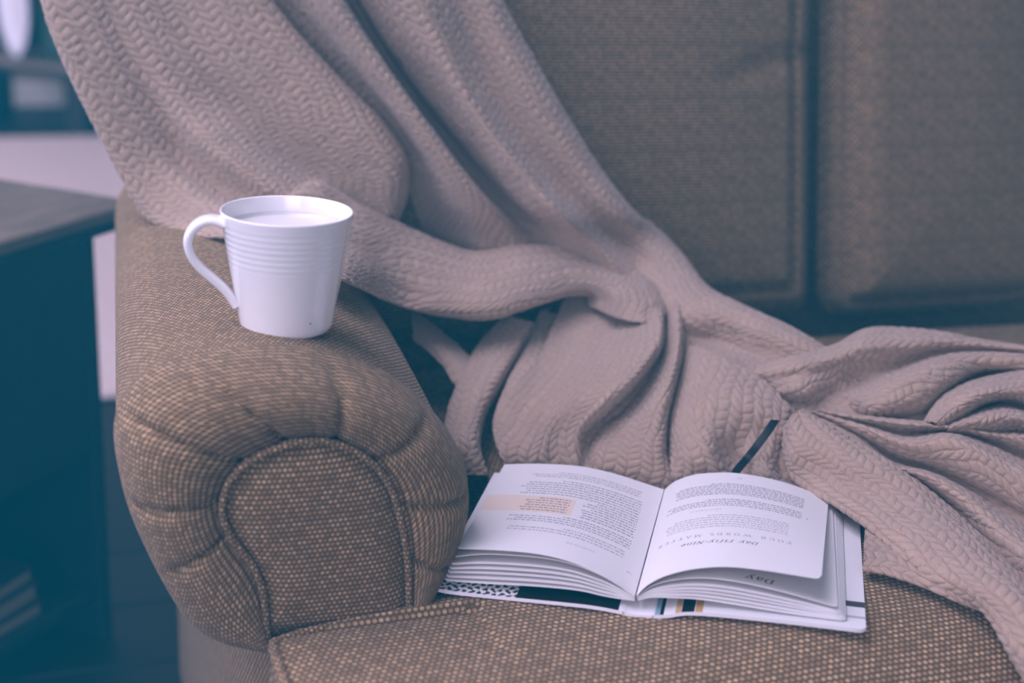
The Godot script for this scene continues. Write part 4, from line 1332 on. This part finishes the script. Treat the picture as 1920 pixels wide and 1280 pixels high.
	fold(b, 0.0020, [  # inner strip in the hollow
		[Vector3(0.424, 0.543, -1.170), Vector3(0.389, 0.528, -1.136), Vector3(0.361, 0.511, -1.104), Vector3(0.341, 0.492, -1.073), Vector3(0.325, 0.481, -1.032), Vector3(0.311, 0.484, -0.959)],
		[Vector3(0.413, 0.546, -1.153), Vector3(0.380, 0.533, -1.124), Vector3(0.353, 0.516, -1.091), Vector3(0.332, 0.499, -1.059), Vector3(0.316, 0.488, -1.017), Vector3(0.302, 0.490, -0.946)],
		[Vector3(0.415, 0.549, -1.136), Vector3(0.384, 0.536, -1.102), Vector3(0.358, 0.521, -1.072), Vector3(0.336, 0.505, -1.042), Vector3(0.321, 0.494, -1.002), Vector3(0.325, 0.468, -0.992)],
		[Vector3(0.421, 0.549, -1.126), Vector3(0.392, 0.536, -1.090), Vector3(0.367, 0.522, -1.060), Vector3(0.345, 0.506, -1.032), Vector3(0.330, 0.495, -0.997), Vector3(0.333, 0.469, -0.987)],
		[Vector3(0.429, 0.547, -1.126), Vector3(0.401, 0.533, -1.089), Vector3(0.376, 0.518, -1.060), Vector3(0.355, 0.502, -1.036), Vector3(0.340, 0.491, -1.002), Vector3(0.341, 0.470, -0.983)],
		[Vector3(0.438, 0.538, -1.142), Vector3(0.410, 0.522, -1.108), Vector3(0.385, 0.507, -1.078), Vector3(0.364, 0.491, -1.055), Vector3(0.347, 0.481, -1.016), Vector3(0.343, 0.470, -0.982)],
	])
	fold(b, 0.0017, [  # sheet falling from the end of the roll
		[Vector3(0.470, 0.540, -1.187), Vector3(0.432, 0.522, -1.130), Vector3(0.402, 0.505, -1.091), Vector3(0.375, 0.486, -1.054), Vector3(0.363, 0.479, -1.005), Vector3(0.365, 0.467, -0.968)],
		[Vector3(0.451, 0.545, -1.165), Vector3(0.416, 0.530, -1.109), Vector3(0.385, 0.515, -1.065), Vector3(0.360, 0.498, -1.024), Vector3(0.349, 0.492, -0.978), Vector3(0.362, 0.466, -0.970)],
		[Vector3(0.457, 0.545, -1.153), Vector3(0.418, 0.535, -1.093), Vector3(0.385, 0.521, -1.046), Vector3(0.361, 0.503, -1.008), Vector3(0.355, 0.492, -0.975), Vector3(0.367, 0.467, -0.967)],
		[Vector3(0.472, 0.542, -1.145), Vector3(0.436, 0.535, -1.088), Vector3(0.403, 0.523, -1.039), Vector3(0.378, 0.508, -1.001), Vector3(0.369, 0.495, -0.966), Vector3(0.378, 0.469, -0.961)],
		[Vector3(0.496, 0.545, -1.126), Vector3(0.456, 0.542, -1.066), Vector3(0.422, 0.531, -1.025), Vector3(0.395, 0.514, -0.996), Vector3(0.381, 0.496, -0.966), Vector3(0.387, 0.470, -0.955)],
		[Vector3(0.508, 0.561, -1.089), Vector3(0.474, 0.554, -1.037), Vector3(0.440, 0.543, -1.006), Vector3(0.411, 0.525, -0.987), Vector3(0.394, 0.499, -0.973), Vector3(0.395, 0.472, -0.951)],
		[Vector3(0.515, 0.571, -1.069), Vector3(0.485, 0.562, -1.013), Vector3(0.452, 0.550, -0.982), Vector3(0.423, 0.532, -0.972), Vector3(0.404, 0.504, -0.970), Vector3(0.401, 0.473, -0.947)],
		[Vector3(0.520, 0.574, -1.059), Vector3(0.492, 0.565, -1.002), Vector3(0.459, 0.551, -0.969), Vector3(0.431, 0.532, -0.961), Vector3(0.410, 0.506, -0.964), Vector3(0.406, 0.473, -0.944)],
		[Vector3(0.528, 0.566, -1.068), Vector3(0.504, 0.556, -1.017), Vector3(0.473, 0.540, -0.988), Vector3(0.445, 0.519, -0.979), Vector3(0.420, 0.499, -0.974), Vector3(0.409, 0.474, -0.942)],
		[Vector3(0.535, 0.554, -1.088), Vector3(0.521, 0.541, -1.053), Vector3(0.490, 0.522, -1.024), Vector3(0.458, 0.505, -1.006), Vector3(0.427, 0.491, -0.987), Vector3(0.411, 0.474, -0.941)],
	])
	fold(b, 0.0017, [  # panel between the crease and the dark slit
		[Vector3(0.553, 0.564, -1.119), Vector3(0.520, 0.542, -1.053), Vector3(0.492, 0.524, -1.024), Vector3(0.463, 0.507, -1.005), Vector3(0.433, 0.494, -0.991), Vector3(0.419, 0.487, -0.958), Vector3(0.415, 0.468, -0.939)],
		[Vector3(0.545, 0.573, -1.098), Vector3(0.512, 0.552, -1.026), Vector3(0.486, 0.535, -0.996), Vector3(0.460, 0.518, -0.979), Vector3(0.436, 0.504, -0.972), Vector3(0.423, 0.494, -0.945), Vector3(0.422, 0.469, -0.934)],
		[Vector3(0.543, 0.577, -1.083), Vector3(0.510, 0.558, -1.008), Vector3(0.486, 0.542, -0.977), Vector3(0.462, 0.525, -0.958), Vector3(0.442, 0.509, -0.951), Vector3(0.432, 0.496, -0.935), Vector3(0.432, 0.470, -0.928)],
		[Vector3(0.544, 0.577, -1.076), Vector3(0.511, 0.560, -1.002), Vector3(0.486, 0.546, -0.965), Vector3(0.465, 0.529, -0.942), Vector3(0.451, 0.513, -0.930), Vector3(0.442, 0.497, -0.922), Vector3(0.446, 0.471, -0.920)],
		[Vector3(0.548, 0.573, -1.075), Vector3(0.519, 0.556, -1.011), Vector3(0.494, 0.544, -0.970), Vector3(0.474, 0.527, -0.942), Vector3(0.463, 0.511, -0.923), Vector3(0.458, 0.497, -0.913), Vector3(0.465, 0.474, -0.909)],
		[Vector3(0.557, 0.563, -1.088), Vector3(0.530, 0.549, -1.029), Vector3(0.507, 0.534, -0.991), Vector3(0.487, 0.516, -0.961), Vector3(0.476, 0.501, -0.938), Vector3(0.470, 0.492, -0.918), Vector3(0.474, 0.475, -0.904)],
		[Vector3(0.568, 0.554, -1.115), Vector3(0.541, 0.538, -1.057), Vector3(0.520, 0.521, -1.021), Vector3(0.500, 0.502, -0.990), Vector3(0.487, 0.488, -0.962), Vector3(0.478, 0.482, -0.934), Vector3(0.475, 0.476, -0.903)],
	])
	fold(b, 0.0017, [  # rounded panel right of the slit
		[Vector3(0.540, 0.536, -1.051), Vector3(0.520, 0.522, -1.020), Vector3(0.499, 0.505, -0.984), Vector3(0.486, 0.490, -0.956), Vector3(0.473, 0.484, -0.919), Vector3(0.475, 0.473, -0.902)],
		[Vector3(0.534, 0.547, -1.036), Vector3(0.510, 0.533, -0.995), Vector3(0.488, 0.517, -0.959), Vector3(0.476, 0.502, -0.933), Vector3(0.468, 0.491, -0.907), Vector3(0.477, 0.474, -0.901)],
		[Vector3(0.532, 0.554, -1.019), Vector3(0.507, 0.540, -0.975), Vector3(0.486, 0.523, -0.942), Vector3(0.474, 0.507, -0.918), Vector3(0.476, 0.490, -0.902), Vector3(0.484, 0.475, -0.897)],
		[Vector3(0.535, 0.557, -1.001), Vector3(0.510, 0.545, -0.957), Vector3(0.490, 0.527, -0.926), Vector3(0.479, 0.511, -0.902), Vector3(0.487, 0.491, -0.896), Vector3(0.493, 0.476, -0.892)],
		[Vector3(0.540, 0.557, -0.983), Vector3(0.518, 0.546, -0.942), Vector3(0.500, 0.529, -0.917), Vector3(0.492, 0.513, -0.897), Vector3(0.498, 0.495, -0.889), Vector3(0.503, 0.478, -0.886)],
		[Vector3(0.550, 0.553, -0.968), Vector3(0.529, 0.543, -0.931), Vector3(0.516, 0.526, -0.915), Vector3(0.512, 0.505, -0.908), Vector3(0.511, 0.491, -0.893), Vector3(0.512, 0.479, -0.881)],
		[Vector3(0.561, 0.548, -0.955), Vector3(0.541, 0.538, -0.922), Vector3(0.531, 0.522, -0.913), Vector3(0.525, 0.502, -0.909), Vector3(0.520, 0.490, -0.889), Vector3(0.521, 0.481, -0.875)],
		[Vector3(0.568, 0.541, -0.939), Vector3(0.552, 0.532, -0.915), Vector3(0.541, 0.515, -0.907), Vector3(0.526, 0.505, -0.888), Vector3(0.524, 0.495, -0.874), Vector3(0.527, 0.482, -0.871)],
		[Vector3(0.574, 0.533, -0.925), Vector3(0.560, 0.524, -0.908), Vector3(0.547, 0.510, -0.898), Vector3(0.534, 0.503, -0.879), Vector3(0.533, 0.493, -0.868), Vector3(0.536, 0.481, -0.866)],
		[Vector3(0.583, 0.529, -0.925), Vector3(0.571, 0.517, -0.911), Vector3(0.561, 0.502, -0.904), Vector3(0.551, 0.493, -0.888), Vector3(0.545, 0.489, -0.866), Vector3(0.545, 0.480, -0.861)],
	])
	fold(b, 0.0019, [  # back heap of loose folds
		[Vector3(0.581, 0.528, -1.012), Vector3(0.630, 0.538, -1.016), Vector3(0.667, 0.544, -1.015), Vector3(0.707, 0.553, -1.029), Vector3(0.744, 0.555, -1.018), Vector3(0.774, 0.555, -0.997), Vector3(0.802, 0.555, -0.974), Vector3(0.848, 0.554, -0.939), Vector3(0.866, 0.560, -0.906), Vector3(0.882, 0.561, -0.895)],
		[Vector3(0.564, 0.543, -0.979), Vector3(0.608, 0.556, -0.977), Vector3(0.638, 0.564, -0.969), Vector3(0.668, 0.576, -0.970), Vector3(0.699, 0.579, -0.957), Vector3(0.730, 0.578, -0.941), Vector3(0.754, 0.577, -0.916), Vector3(0.799, 0.577, -0.885), Vector3(0.845, 0.571, -0.884), Vector3(0.884, 0.562, -0.898)],
		[Vector3(0.559, 0.547, -0.966), Vector3(0.597, 0.561, -0.955), Vector3(0.626, 0.567, -0.949), Vector3(0.650, 0.581, -0.943), Vector3(0.680, 0.583, -0.931), Vector3(0.713, 0.582, -0.920), Vector3(0.742, 0.581, -0.900), Vector3(0.788, 0.580, -0.873), Vector3(0.839, 0.572, -0.877), Vector3(0.882, 0.561, -0.895)],
		[Vector3(0.559, 0.546, -0.959), Vector3(0.587, 0.559, -0.940), Vector3(0.615, 0.566, -0.933), Vector3(0.636, 0.578, -0.924), Vector3(0.667, 0.578, -0.916), Vector3(0.704, 0.579, -0.914), Vector3(0.740, 0.579, -0.899), Vector3(0.788, 0.578, -0.872), Vector3(0.838, 0.571, -0.876), Vector3(0.880, 0.560, -0.893)],
		[Vector3(0.564, 0.543, -0.957), Vector3(0.589, 0.553, -0.937), Vector3(0.619, 0.556, -0.935), Vector3(0.635, 0.561, -0.928), Vector3(0.672, 0.559, -0.928), Vector3(0.711, 0.568, -0.925), Vector3(0.746, 0.573, -0.908), Vector3(0.794, 0.574, -0.878), Vector3(0.840, 0.568, -0.877), Vector3(0.878, 0.560, -0.891)],
		[Vector3(0.568, 0.540, -0.952), Vector3(0.586, 0.549, -0.926), Vector3(0.619, 0.545, -0.934), Vector3(0.640, 0.544, -0.934), Vector3(0.658, 0.556, -0.914), Vector3(0.693, 0.569, -0.907), Vector3(0.735, 0.575, -0.898), Vector3(0.785, 0.576, -0.869), Vector3(0.835, 0.569, -0.872), Vector3(0.876, 0.559, -0.888)],
		[Vector3(0.569, 0.537, -0.944), Vector3(0.589, 0.542, -0.923), Vector3(0.624, 0.532, -0.936), Vector3(0.627, 0.543, -0.905), Vector3(0.647, 0.561, -0.888), Vector3(0.677, 0.573, -0.886), Vector3(0.727, 0.577, -0.886), Vector3(0.778, 0.577, -0.860), Vector3(0.829, 0.569, -0.866), Vector3(0.873, 0.558, -0.884)],
		[Vector3(0.572, 0.532, -0.941), Vector3(0.598, 0.532, -0.929), Vector3(0.626, 0.523, -0.930), Vector3(0.624, 0.543, -0.887), Vector3(0.650, 0.558, -0.876), Vector3(0.678, 0.569, -0.876), Vector3(0.725, 0.573, -0.882), Vector3(0.777, 0.574, -0.858), Vector3(0.826, 0.566, -0.861), Vector3(0.868, 0.557, -0.878)],
		[Vector3(0.577, 0.526, -0.940), Vector3(0.605, 0.523, -0.932), Vector3(0.627, 0.519, -0.920), Vector3(0.630, 0.537, -0.884), Vector3(0.659, 0.549, -0.872), Vector3(0.686, 0.561, -0.875), Vector3(0.729, 0.566, -0.886), Vector3(0.780, 0.568, -0.860), Vector3(0.825, 0.563, -0.859), Vector3(0.863, 0.555, -0.872)],
		[Vector3(0.584, 0.517, -0.938), Vector3(0.609, 0.516, -0.930), Vector3(0.631, 0.514, -0.916), Vector3(0.648, 0.521, -0.897), Vector3(0.684, 0.528, -0.889), Vector3(0.713, 0.540, -0.900), Vector3(0.753, 0.552, -0.909), Vector3(0.800, 0.554, -0.881), Vector3(0.831, 0.556, -0.865), Vector3(0.857, 0.553, -0.866)],
	])
	fold(b, 0.0017, [  # swirl at the right, upper coil
		[Vector3(0.686, 0.520, -0.895), Vector3(0.711, 0.532, -0.911), Vector3(0.737, 0.539, -0.918), Vector3(0.768, 0.544, -0.918), Vector3(0.797, 0.549, -0.916), Vector3(0.828, 0.553, -0.915), Vector3(0.862, 0.561, -0.901), Vector3(0.885, 0.563, -0.899)],
		[Vector3(0.660, 0.534, -0.865), Vector3(0.682, 0.548, -0.878), Vector3(0.709, 0.556, -0.884), Vector3(0.739, 0.561, -0.884), Vector3(0.768, 0.565, -0.883), Vector3(0.798, 0.569, -0.882), Vector3(0.850, 0.569, -0.889), Vector3(0.888, 0.564, -0.903)],
		[Vector3(0.652, 0.541, -0.849), Vector3(0.671, 0.554, -0.856), Vector3(0.693, 0.563, -0.859), Vector3(0.721, 0.567, -0.859), Vector3(0.747, 0.571, -0.857), Vector3(0.774, 0.573, -0.853), Vector3(0.831, 0.569, -0.867), Vector3(0.875, 0.560, -0.887)],
		[Vector3(0.652, 0.543, -0.841), Vector3(0.668, 0.555, -0.841), Vector3(0.686, 0.565, -0.840), Vector3(0.709, 0.568, -0.839), Vector3(0.731, 0.571, -0.833), Vector3(0.752, 0.572, -0.827), Vector3(0.808, 0.564, -0.840), Vector3(0.854, 0.553, -0.862)],
		[Vector3(0.657, 0.541, -0.841), Vector3(0.674, 0.552, -0.840), Vector3(0.691, 0.560, -0.839), Vector3(0.710, 0.563, -0.838), Vector3(0.727, 0.563, -0.829), Vector3(0.744, 0.563, -0.815), Vector3(0.791, 0.554, -0.817), Vector3(0.831, 0.542, -0.833)],
		[Vector3(0.664, 0.539, -0.844), Vector3(0.683, 0.547, -0.846), Vector3(0.706, 0.550, -0.854), Vector3(0.727, 0.551, -0.856), Vector3(0.741, 0.550, -0.845), Vector3(0.759, 0.550, -0.829), Vector3(0.793, 0.545, -0.817), Vector3(0.823, 0.538, -0.823)],
		[Vector3(0.670, 0.537, -0.847), Vector3(0.693, 0.543, -0.853), Vector3(0.729, 0.537, -0.879), Vector3(0.750, 0.536, -0.884), Vector3(0.763, 0.535, -0.872), Vector3(0.782, 0.534, -0.854), Vector3(0.802, 0.537, -0.826), Vector3(0.820, 0.536, -0.819)],
	])
	fold(b, 0.0017, [  # swirl at the right, lower coil
		[Vector3(0.676, 0.535, -0.856), Vector3(0.701, 0.539, -0.864), Vector3(0.729, 0.537, -0.880), Vector3(0.748, 0.538, -0.882), Vector3(0.761, 0.537, -0.870), Vector3(0.781, 0.536, -0.853), Vector3(0.801, 0.538, -0.825), Vector3(0.820, 0.536, -0.820)],
		[Vector3(0.667, 0.540, -0.843), Vector3(0.687, 0.545, -0.845), Vector3(0.705, 0.547, -0.850), Vector3(0.722, 0.548, -0.850), Vector3(0.733, 0.547, -0.839), Vector3(0.753, 0.546, -0.822), Vector3(0.787, 0.542, -0.810), Vector3(0.818, 0.535, -0.816)],
		[Vector3(0.660, 0.542, -0.834), Vector3(0.675, 0.549, -0.829), Vector3(0.689, 0.553, -0.826), Vector3(0.703, 0.555, -0.823), Vector3(0.713, 0.555, -0.814), Vector3(0.732, 0.554, -0.798), Vector3(0.776, 0.544, -0.798), Vector3(0.815, 0.533, -0.813)],
		[Vector3(0.659, 0.540, -0.834), Vector3(0.675, 0.546, -0.826), Vector3(0.688, 0.549, -0.820), Vector3(0.702, 0.551, -0.816), Vector3(0.712, 0.551, -0.809), Vector3(0.730, 0.550, -0.795), Vector3(0.773, 0.542, -0.794), Vector3(0.811, 0.531, -0.808)],
		[Vector3(0.665, 0.532, -0.844), Vector3(0.683, 0.536, -0.835), Vector3(0.701, 0.537, -0.830), Vector3(0.719, 0.536, -0.829), Vector3(0.729, 0.536, -0.821), Vector3(0.745, 0.536, -0.809), Vector3(0.777, 0.533, -0.796), Vector3(0.806, 0.527, -0.801)],
		[Vector3(0.677, 0.522, -0.862), Vector3(0.697, 0.524, -0.851), Vector3(0.716, 0.523, -0.844), Vector3(0.729, 0.524, -0.836), Vector3(0.740, 0.525, -0.829), Vector3(0.755, 0.524, -0.818), Vector3(0.779, 0.526, -0.797), Vector3(0.801, 0.523, -0.795)],
	])
	fold(b, 0.0017, [  # long folds sweeping to the right edge
		[Vector3(0.592, 0.521, -0.931), Vector3(0.609, 0.508, -0.891), Vector3(0.624, 0.501, -0.866), Vector3(0.639, 0.490, -0.836), Vector3(0.641, 0.484, -0.790), Vector3(0.629, 0.484, -0.724), Vector3(0.622, 0.475, -0.659), Vector3(0.638, 0.456, -0.616), Vector3(0.657, 0.445, -0.613)],
		[Vector3(0.585, 0.528, -0.917), Vector3(0.603, 0.517, -0.878), Vector3(0.617, 0.510, -0.852), Vector3(0.633, 0.502, -0.823), Vector3(0.643, 0.493, -0.788), Vector3(0.634, 0.494, -0.726), Vector3(0.624, 0.490, -0.660), Vector3(0.645, 0.472, -0.627), Vector3(0.670, 0.458, -0.630)],
		[Vector3(0.583, 0.531, -0.912), Vector3(0.597, 0.525, -0.866), Vector3(0.607, 0.518, -0.831), Vector3(0.623, 0.517, -0.802), Vector3(0.636, 0.509, -0.773), Vector3(0.636, 0.506, -0.728), Vector3(0.630, 0.507, -0.667), Vector3(0.657, 0.491, -0.646), Vector3(0.691, 0.473, -0.658)],
		[Vector3(0.584, 0.531, -0.912), Vector3(0.603, 0.524, -0.872), Vector3(0.613, 0.516, -0.837), Vector3(0.631, 0.517, -0.809), Vector3(0.646, 0.510, -0.780), Vector3(0.655, 0.503, -0.747), Vector3(0.653, 0.504, -0.691), Vector3(0.674, 0.494, -0.667), Vector3(0.705, 0.479, -0.675)],
		[Vector3(0.586, 0.530, -0.914), Vector3(0.612, 0.522, -0.882), Vector3(0.633, 0.507, -0.859), Vector3(0.655, 0.505, -0.834), Vector3(0.672, 0.500, -0.806), Vector3(0.688, 0.492, -0.781), Vector3(0.694, 0.490, -0.735), Vector3(0.703, 0.489, -0.699), Vector3(0.722, 0.482, -0.696)],
		[Vector3(0.587, 0.531, -0.912), Vector3(0.607, 0.527, -0.873), Vector3(0.626, 0.520, -0.842), Vector3(0.646, 0.520, -0.817), Vector3(0.662, 0.515, -0.790), Vector3(0.676, 0.508, -0.766), Vector3(0.691, 0.501, -0.735), Vector3(0.711, 0.494, -0.709), Vector3(0.738, 0.483, -0.713)],
		[Vector3(0.586, 0.532, -0.909), Vector3(0.605, 0.532, -0.866), Vector3(0.623, 0.529, -0.834), Vector3(0.644, 0.533, -0.810), Vector3(0.660, 0.528, -0.786), Vector3(0.674, 0.521, -0.763), Vector3(0.690, 0.513, -0.737), Vector3(0.727, 0.497, -0.729), Vector3(0.759, 0.483, -0.737)],
		[Vector3(0.586, 0.533, -0.907), Vector3(0.607, 0.534, -0.866), Vector3(0.624, 0.533, -0.835), Vector3(0.647, 0.542, -0.816), Vector3(0.662, 0.538, -0.796), Vector3(0.677, 0.532, -0.776), Vector3(0.696, 0.524, -0.746), Vector3(0.734, 0.507, -0.739), Vector3(0.770, 0.492, -0.752)],
		[Vector3(0.589, 0.532, -0.909), Vector3(0.615, 0.531, -0.876), Vector3(0.638, 0.528, -0.853), Vector3(0.665, 0.535, -0.838), Vector3(0.682, 0.532, -0.817), Vector3(0.699, 0.525, -0.796), Vector3(0.717, 0.519, -0.770), Vector3(0.747, 0.509, -0.755), Vector3(0.776, 0.499, -0.760)],
		[Vector3(0.591, 0.531, -0.911), Vector3(0.621, 0.529, -0.883), Vector3(0.648, 0.525, -0.866), Vector3(0.682, 0.527, -0.857), Vector3(0.704, 0.524, -0.839), Vector3(0.720, 0.519, -0.818), Vector3(0.738, 0.515, -0.796), Vector3(0.761, 0.512, -0.772), Vector3(0.783, 0.507, -0.770)],
		[Vector3(0.589, 0.533, -0.907), Vector3(0.613, 0.535, -0.875), Vector3(0.640, 0.535, -0.856), Vector3(0.669, 0.537, -0.839), Vector3(0.692, 0.535, -0.824), Vector3(0.710, 0.533, -0.807), Vector3(0.730, 0.532, -0.790), Vector3(0.765, 0.527, -0.780), Vector3(0.795, 0.518, -0.787)],
		[Vector3(0.589, 0.535, -0.904), Vector3(0.608, 0.539, -0.872), Vector3(0.637, 0.540, -0.851), Vector3(0.669, 0.541, -0.833), Vector3(0.690, 0.539, -0.821), Vector3(0.710, 0.540, -0.809), Vector3(0.733, 0.541, -0.795), Vector3(0.773, 0.536, -0.791), Vector3(0.807, 0.527, -0.802)],
		[Vector3(0.598, 0.531, -0.915), Vector3(0.623, 0.532, -0.892), Vector3(0.654, 0.533, -0.872), Vector3(0.688, 0.533, -0.854), Vector3(0.708, 0.533, -0.840), Vector3(0.729, 0.533, -0.828), Vector3(0.750, 0.534, -0.815), Vector3(0.782, 0.534, -0.803), Vector3(0.810, 0.530, -0.806)],
		[Vector3(0.612, 0.522, -0.934), Vector3(0.639, 0.521, -0.912), Vector3(0.673, 0.521, -0.895), Vector3(0.706, 0.523, -0.875), Vector3(0.726, 0.522, -0.860), Vector3(0.748, 0.524, -0.847), Vector3(0.769, 0.525, -0.835), Vector3(0.791, 0.530, -0.812), Vector3(0.810, 0.530, -0.807)],
	])
	fold(b, 0.0016, [  # front band along the book
		[Vector3(0.577, 0.512, -0.921), Vector3(0.568, 0.498, -0.899), Vector3(0.567, 0.488, -0.877), Vector3(0.575, 0.487, -0.840), Vector3(0.581, 0.487, -0.792), Vector3(0.578, 0.488, -0.722), Vector3(0.587, 0.487, -0.682), Vector3(0.584, 0.474, -0.642), Vector3(0.587, 0.457, -0.614)],
		[Vector3(0.565, 0.519, -0.914), Vector3(0.553, 0.505, -0.889), Vector3(0.550, 0.493, -0.862), Vector3(0.557, 0.494, -0.820), Vector3(0.560, 0.494, -0.770), Vector3(0.558, 0.494, -0.702), Vector3(0.570, 0.492, -0.665), Vector3(0.568, 0.479, -0.628), Vector3(0.571, 0.462, -0.602)],
		[Vector3(0.561, 0.526, -0.905), Vector3(0.549, 0.514, -0.876), Vector3(0.552, 0.500, -0.857), Vector3(0.558, 0.502, -0.814), Vector3(0.561, 0.502, -0.764), Vector3(0.558, 0.503, -0.698), Vector3(0.566, 0.501, -0.656), Vector3(0.563, 0.489, -0.617), Vector3(0.566, 0.472, -0.590)],
		[Vector3(0.561, 0.532, -0.900), Vector3(0.553, 0.522, -0.869), Vector3(0.563, 0.508, -0.850), Vector3(0.571, 0.506, -0.811), Vector3(0.572, 0.507, -0.760), Vector3(0.568, 0.508, -0.695), Vector3(0.569, 0.506, -0.647), Vector3(0.568, 0.495, -0.610), Vector3(0.570, 0.478, -0.583)],
		[Vector3(0.566, 0.535, -0.902), Vector3(0.568, 0.529, -0.869), Vector3(0.575, 0.522, -0.833), Vector3(0.588, 0.513, -0.802), Vector3(0.592, 0.509, -0.757), Vector3(0.584, 0.510, -0.694), Vector3(0.578, 0.509, -0.642), Vector3(0.578, 0.497, -0.606), Vector3(0.580, 0.481, -0.579)],
		[Vector3(0.572, 0.536, -0.904), Vector3(0.582, 0.530, -0.866), Vector3(0.594, 0.525, -0.835), Vector3(0.605, 0.517, -0.803), Vector3(0.615, 0.507, -0.768), Vector3(0.602, 0.508, -0.702), Vector3(0.590, 0.507, -0.645), Vector3(0.589, 0.495, -0.607), Vector3(0.592, 0.479, -0.582)],
		[Vector3(0.581, 0.533, -0.914), Vector3(0.595, 0.525, -0.879), Vector3(0.608, 0.520, -0.848), Vector3(0.621, 0.512, -0.817), Vector3(0.634, 0.500, -0.785), Vector3(0.622, 0.501, -0.720), Vector3(0.609, 0.500, -0.660), Vector3(0.606, 0.487, -0.620), Vector3(0.609, 0.471, -0.593)],
		[Vector3(0.592, 0.522, -0.933), Vector3(0.608, 0.513, -0.899), Vector3(0.622, 0.506, -0.869), Vector3(0.636, 0.497, -0.838), Vector3(0.645, 0.487, -0.800), Vector3(0.634, 0.487, -0.734), Vector3(0.624, 0.485, -0.676), Vector3(0.624, 0.471, -0.638), Vector3(0.628, 0.454, -0.612)],
	])
	fold(b, 0.0016, [  # lower layer showing beside the book
		[Vector3(0.535, 0.486, -0.740), Vector3(0.546, 0.486, -0.726), Vector3(0.557, 0.487, -0.706), Vector3(0.570, 0.486, -0.682), Vector3(0.580, 0.485, -0.667)],
		[Vector3(0.526, 0.491, -0.731), Vector3(0.538, 0.492, -0.717), Vector3(0.551, 0.492, -0.699), Vector3(0.563, 0.491, -0.677), Vector3(0.576, 0.489, -0.662)],
		[Vector3(0.530, 0.495, -0.737), Vector3(0.541, 0.495, -0.723), Vector3(0.554, 0.496, -0.705), Vector3(0.565, 0.496, -0.680), Vector3(0.577, 0.492, -0.662)],
		[Vector3(0.543, 0.495, -0.757), Vector3(0.554, 0.496, -0.742), Vector3(0.566, 0.496, -0.721), Vector3(0.576, 0.495, -0.692), Vector3(0.584, 0.491, -0.668)],
		[Vector3(0.560, 0.493, -0.782), Vector3(0.575, 0.493, -0.770), Vector3(0.585, 0.492, -0.744), Vector3(0.590, 0.491, -0.708), Vector3(0.593, 0.490, -0.675)],
		[Vector3(0.577, 0.490, -0.805), Vector3(0.598, 0.490, -0.800), Vector3(0.605, 0.489, -0.767), Vector3(0.604, 0.489, -0.721), Vector3(0.602, 0.488, -0.681)],
	])
	fold(b, 0.0030, [  # under layer lying on the seat
		[Vector3(0.503, 0.574, -1.200), Vector3(0.521, 0.564, -1.125), Vector3(0.550, 0.557, -1.063), Vector3(0.586, 0.553, -1.021), Vector3(0.615, 0.548, -0.980), Vector3(0.650, 0.548, -0.954), Vector3(0.714, 0.553, -0.927), Vector3(0.802, 0.557, -0.884)],
		[Vector3(0.445, 0.551, -1.115), Vector3(0.481, 0.546, -1.065), Vector3(0.513, 0.537, -1.013), Vector3(0.553, 0.534, -0.974), Vector3(0.584, 0.530, -0.941), Vector3(0.620, 0.524, -0.900), Vector3(0.679, 0.530, -0.872), Vector3(0.761, 0.535, -0.829)],
		[Vector3(0.405, 0.525, -1.056), Vector3(0.442, 0.519, -1.014), Vector3(0.487, 0.516, -0.975), Vector3(0.527, 0.512, -0.939), Vector3(0.564, 0.506, -0.900), Vector3(0.602, 0.503, -0.867), Vector3(0.664, 0.507, -0.831), Vector3(0.733, 0.510, -0.788)],
		[Vector3(0.374, 0.495, -1.016), Vector3(0.421, 0.495, -0.982), Vector3(0.466, 0.492, -0.945), Vector3(0.508, 0.492, -0.915), Vector3(0.550, 0.489, -0.880), Vector3(0.586, 0.478, -0.836), Vector3(0.626, 0.488, -0.767), Vector3(0.681, 0.488, -0.719)],
		[Vector3(0.365, 0.469, -0.969), Vector3(0.407, 0.476, -0.943), Vector3(0.450, 0.476, -0.917), Vector3(0.496, 0.481, -0.890), Vector3(0.545, 0.480, -0.861), Vector3(0.595, 0.457, -0.831), Vector3(0.585, 0.489, -0.703), Vector3(0.627, 0.479, -0.651)],
	])
	fold(b, 0.0030, [  # dim strip deep in the hollow
		[Vector3(0.335, 0.541, -1.193), Vector3(0.345, 0.538, -1.175), Vector3(0.359, 0.530, -1.138), Vector3(0.371, 0.518, -1.097)],
		[Vector3(0.330, 0.540, -1.172), Vector3(0.339, 0.537, -1.153), Vector3(0.352, 0.529, -1.122), Vector3(0.362, 0.518, -1.085)],
		[Vector3(0.326, 0.537, -1.153), Vector3(0.334, 0.533, -1.137), Vector3(0.345, 0.527, -1.111), Vector3(0.353, 0.514, -1.076)],
		[Vector3(0.325, 0.529, -1.147), Vector3(0.332, 0.526, -1.133), Vector3(0.340, 0.519, -1.111), Vector3(0.346, 0.506, -1.078)],
	])
	tag(put("throw_blanket", made(b), M.fleece), "taupe plush throw with a chevron pile, draped over the backrest and heaped on the seat", "blanket")


# ---------------------------------------------------------------- the air

func haze() -> void:
	var f := FogVolume.new()
	f.name = "haze"
	f.size = Vector3(3.6, 2.2, 2.1)
	f.position = Vector3(0.4, 1.12, -0.68)
	var m := FogMaterial.new()
	m.density = 0.11
	m.albedo = Color(0.16, 0.88, 1.0)
	f.material = m
	f.set_meta("kind", "stuff")
	f.set_meta("label", "thin cool haze in the air around the sofa")
	f.set_meta("category", "haze")
	add_child(f)
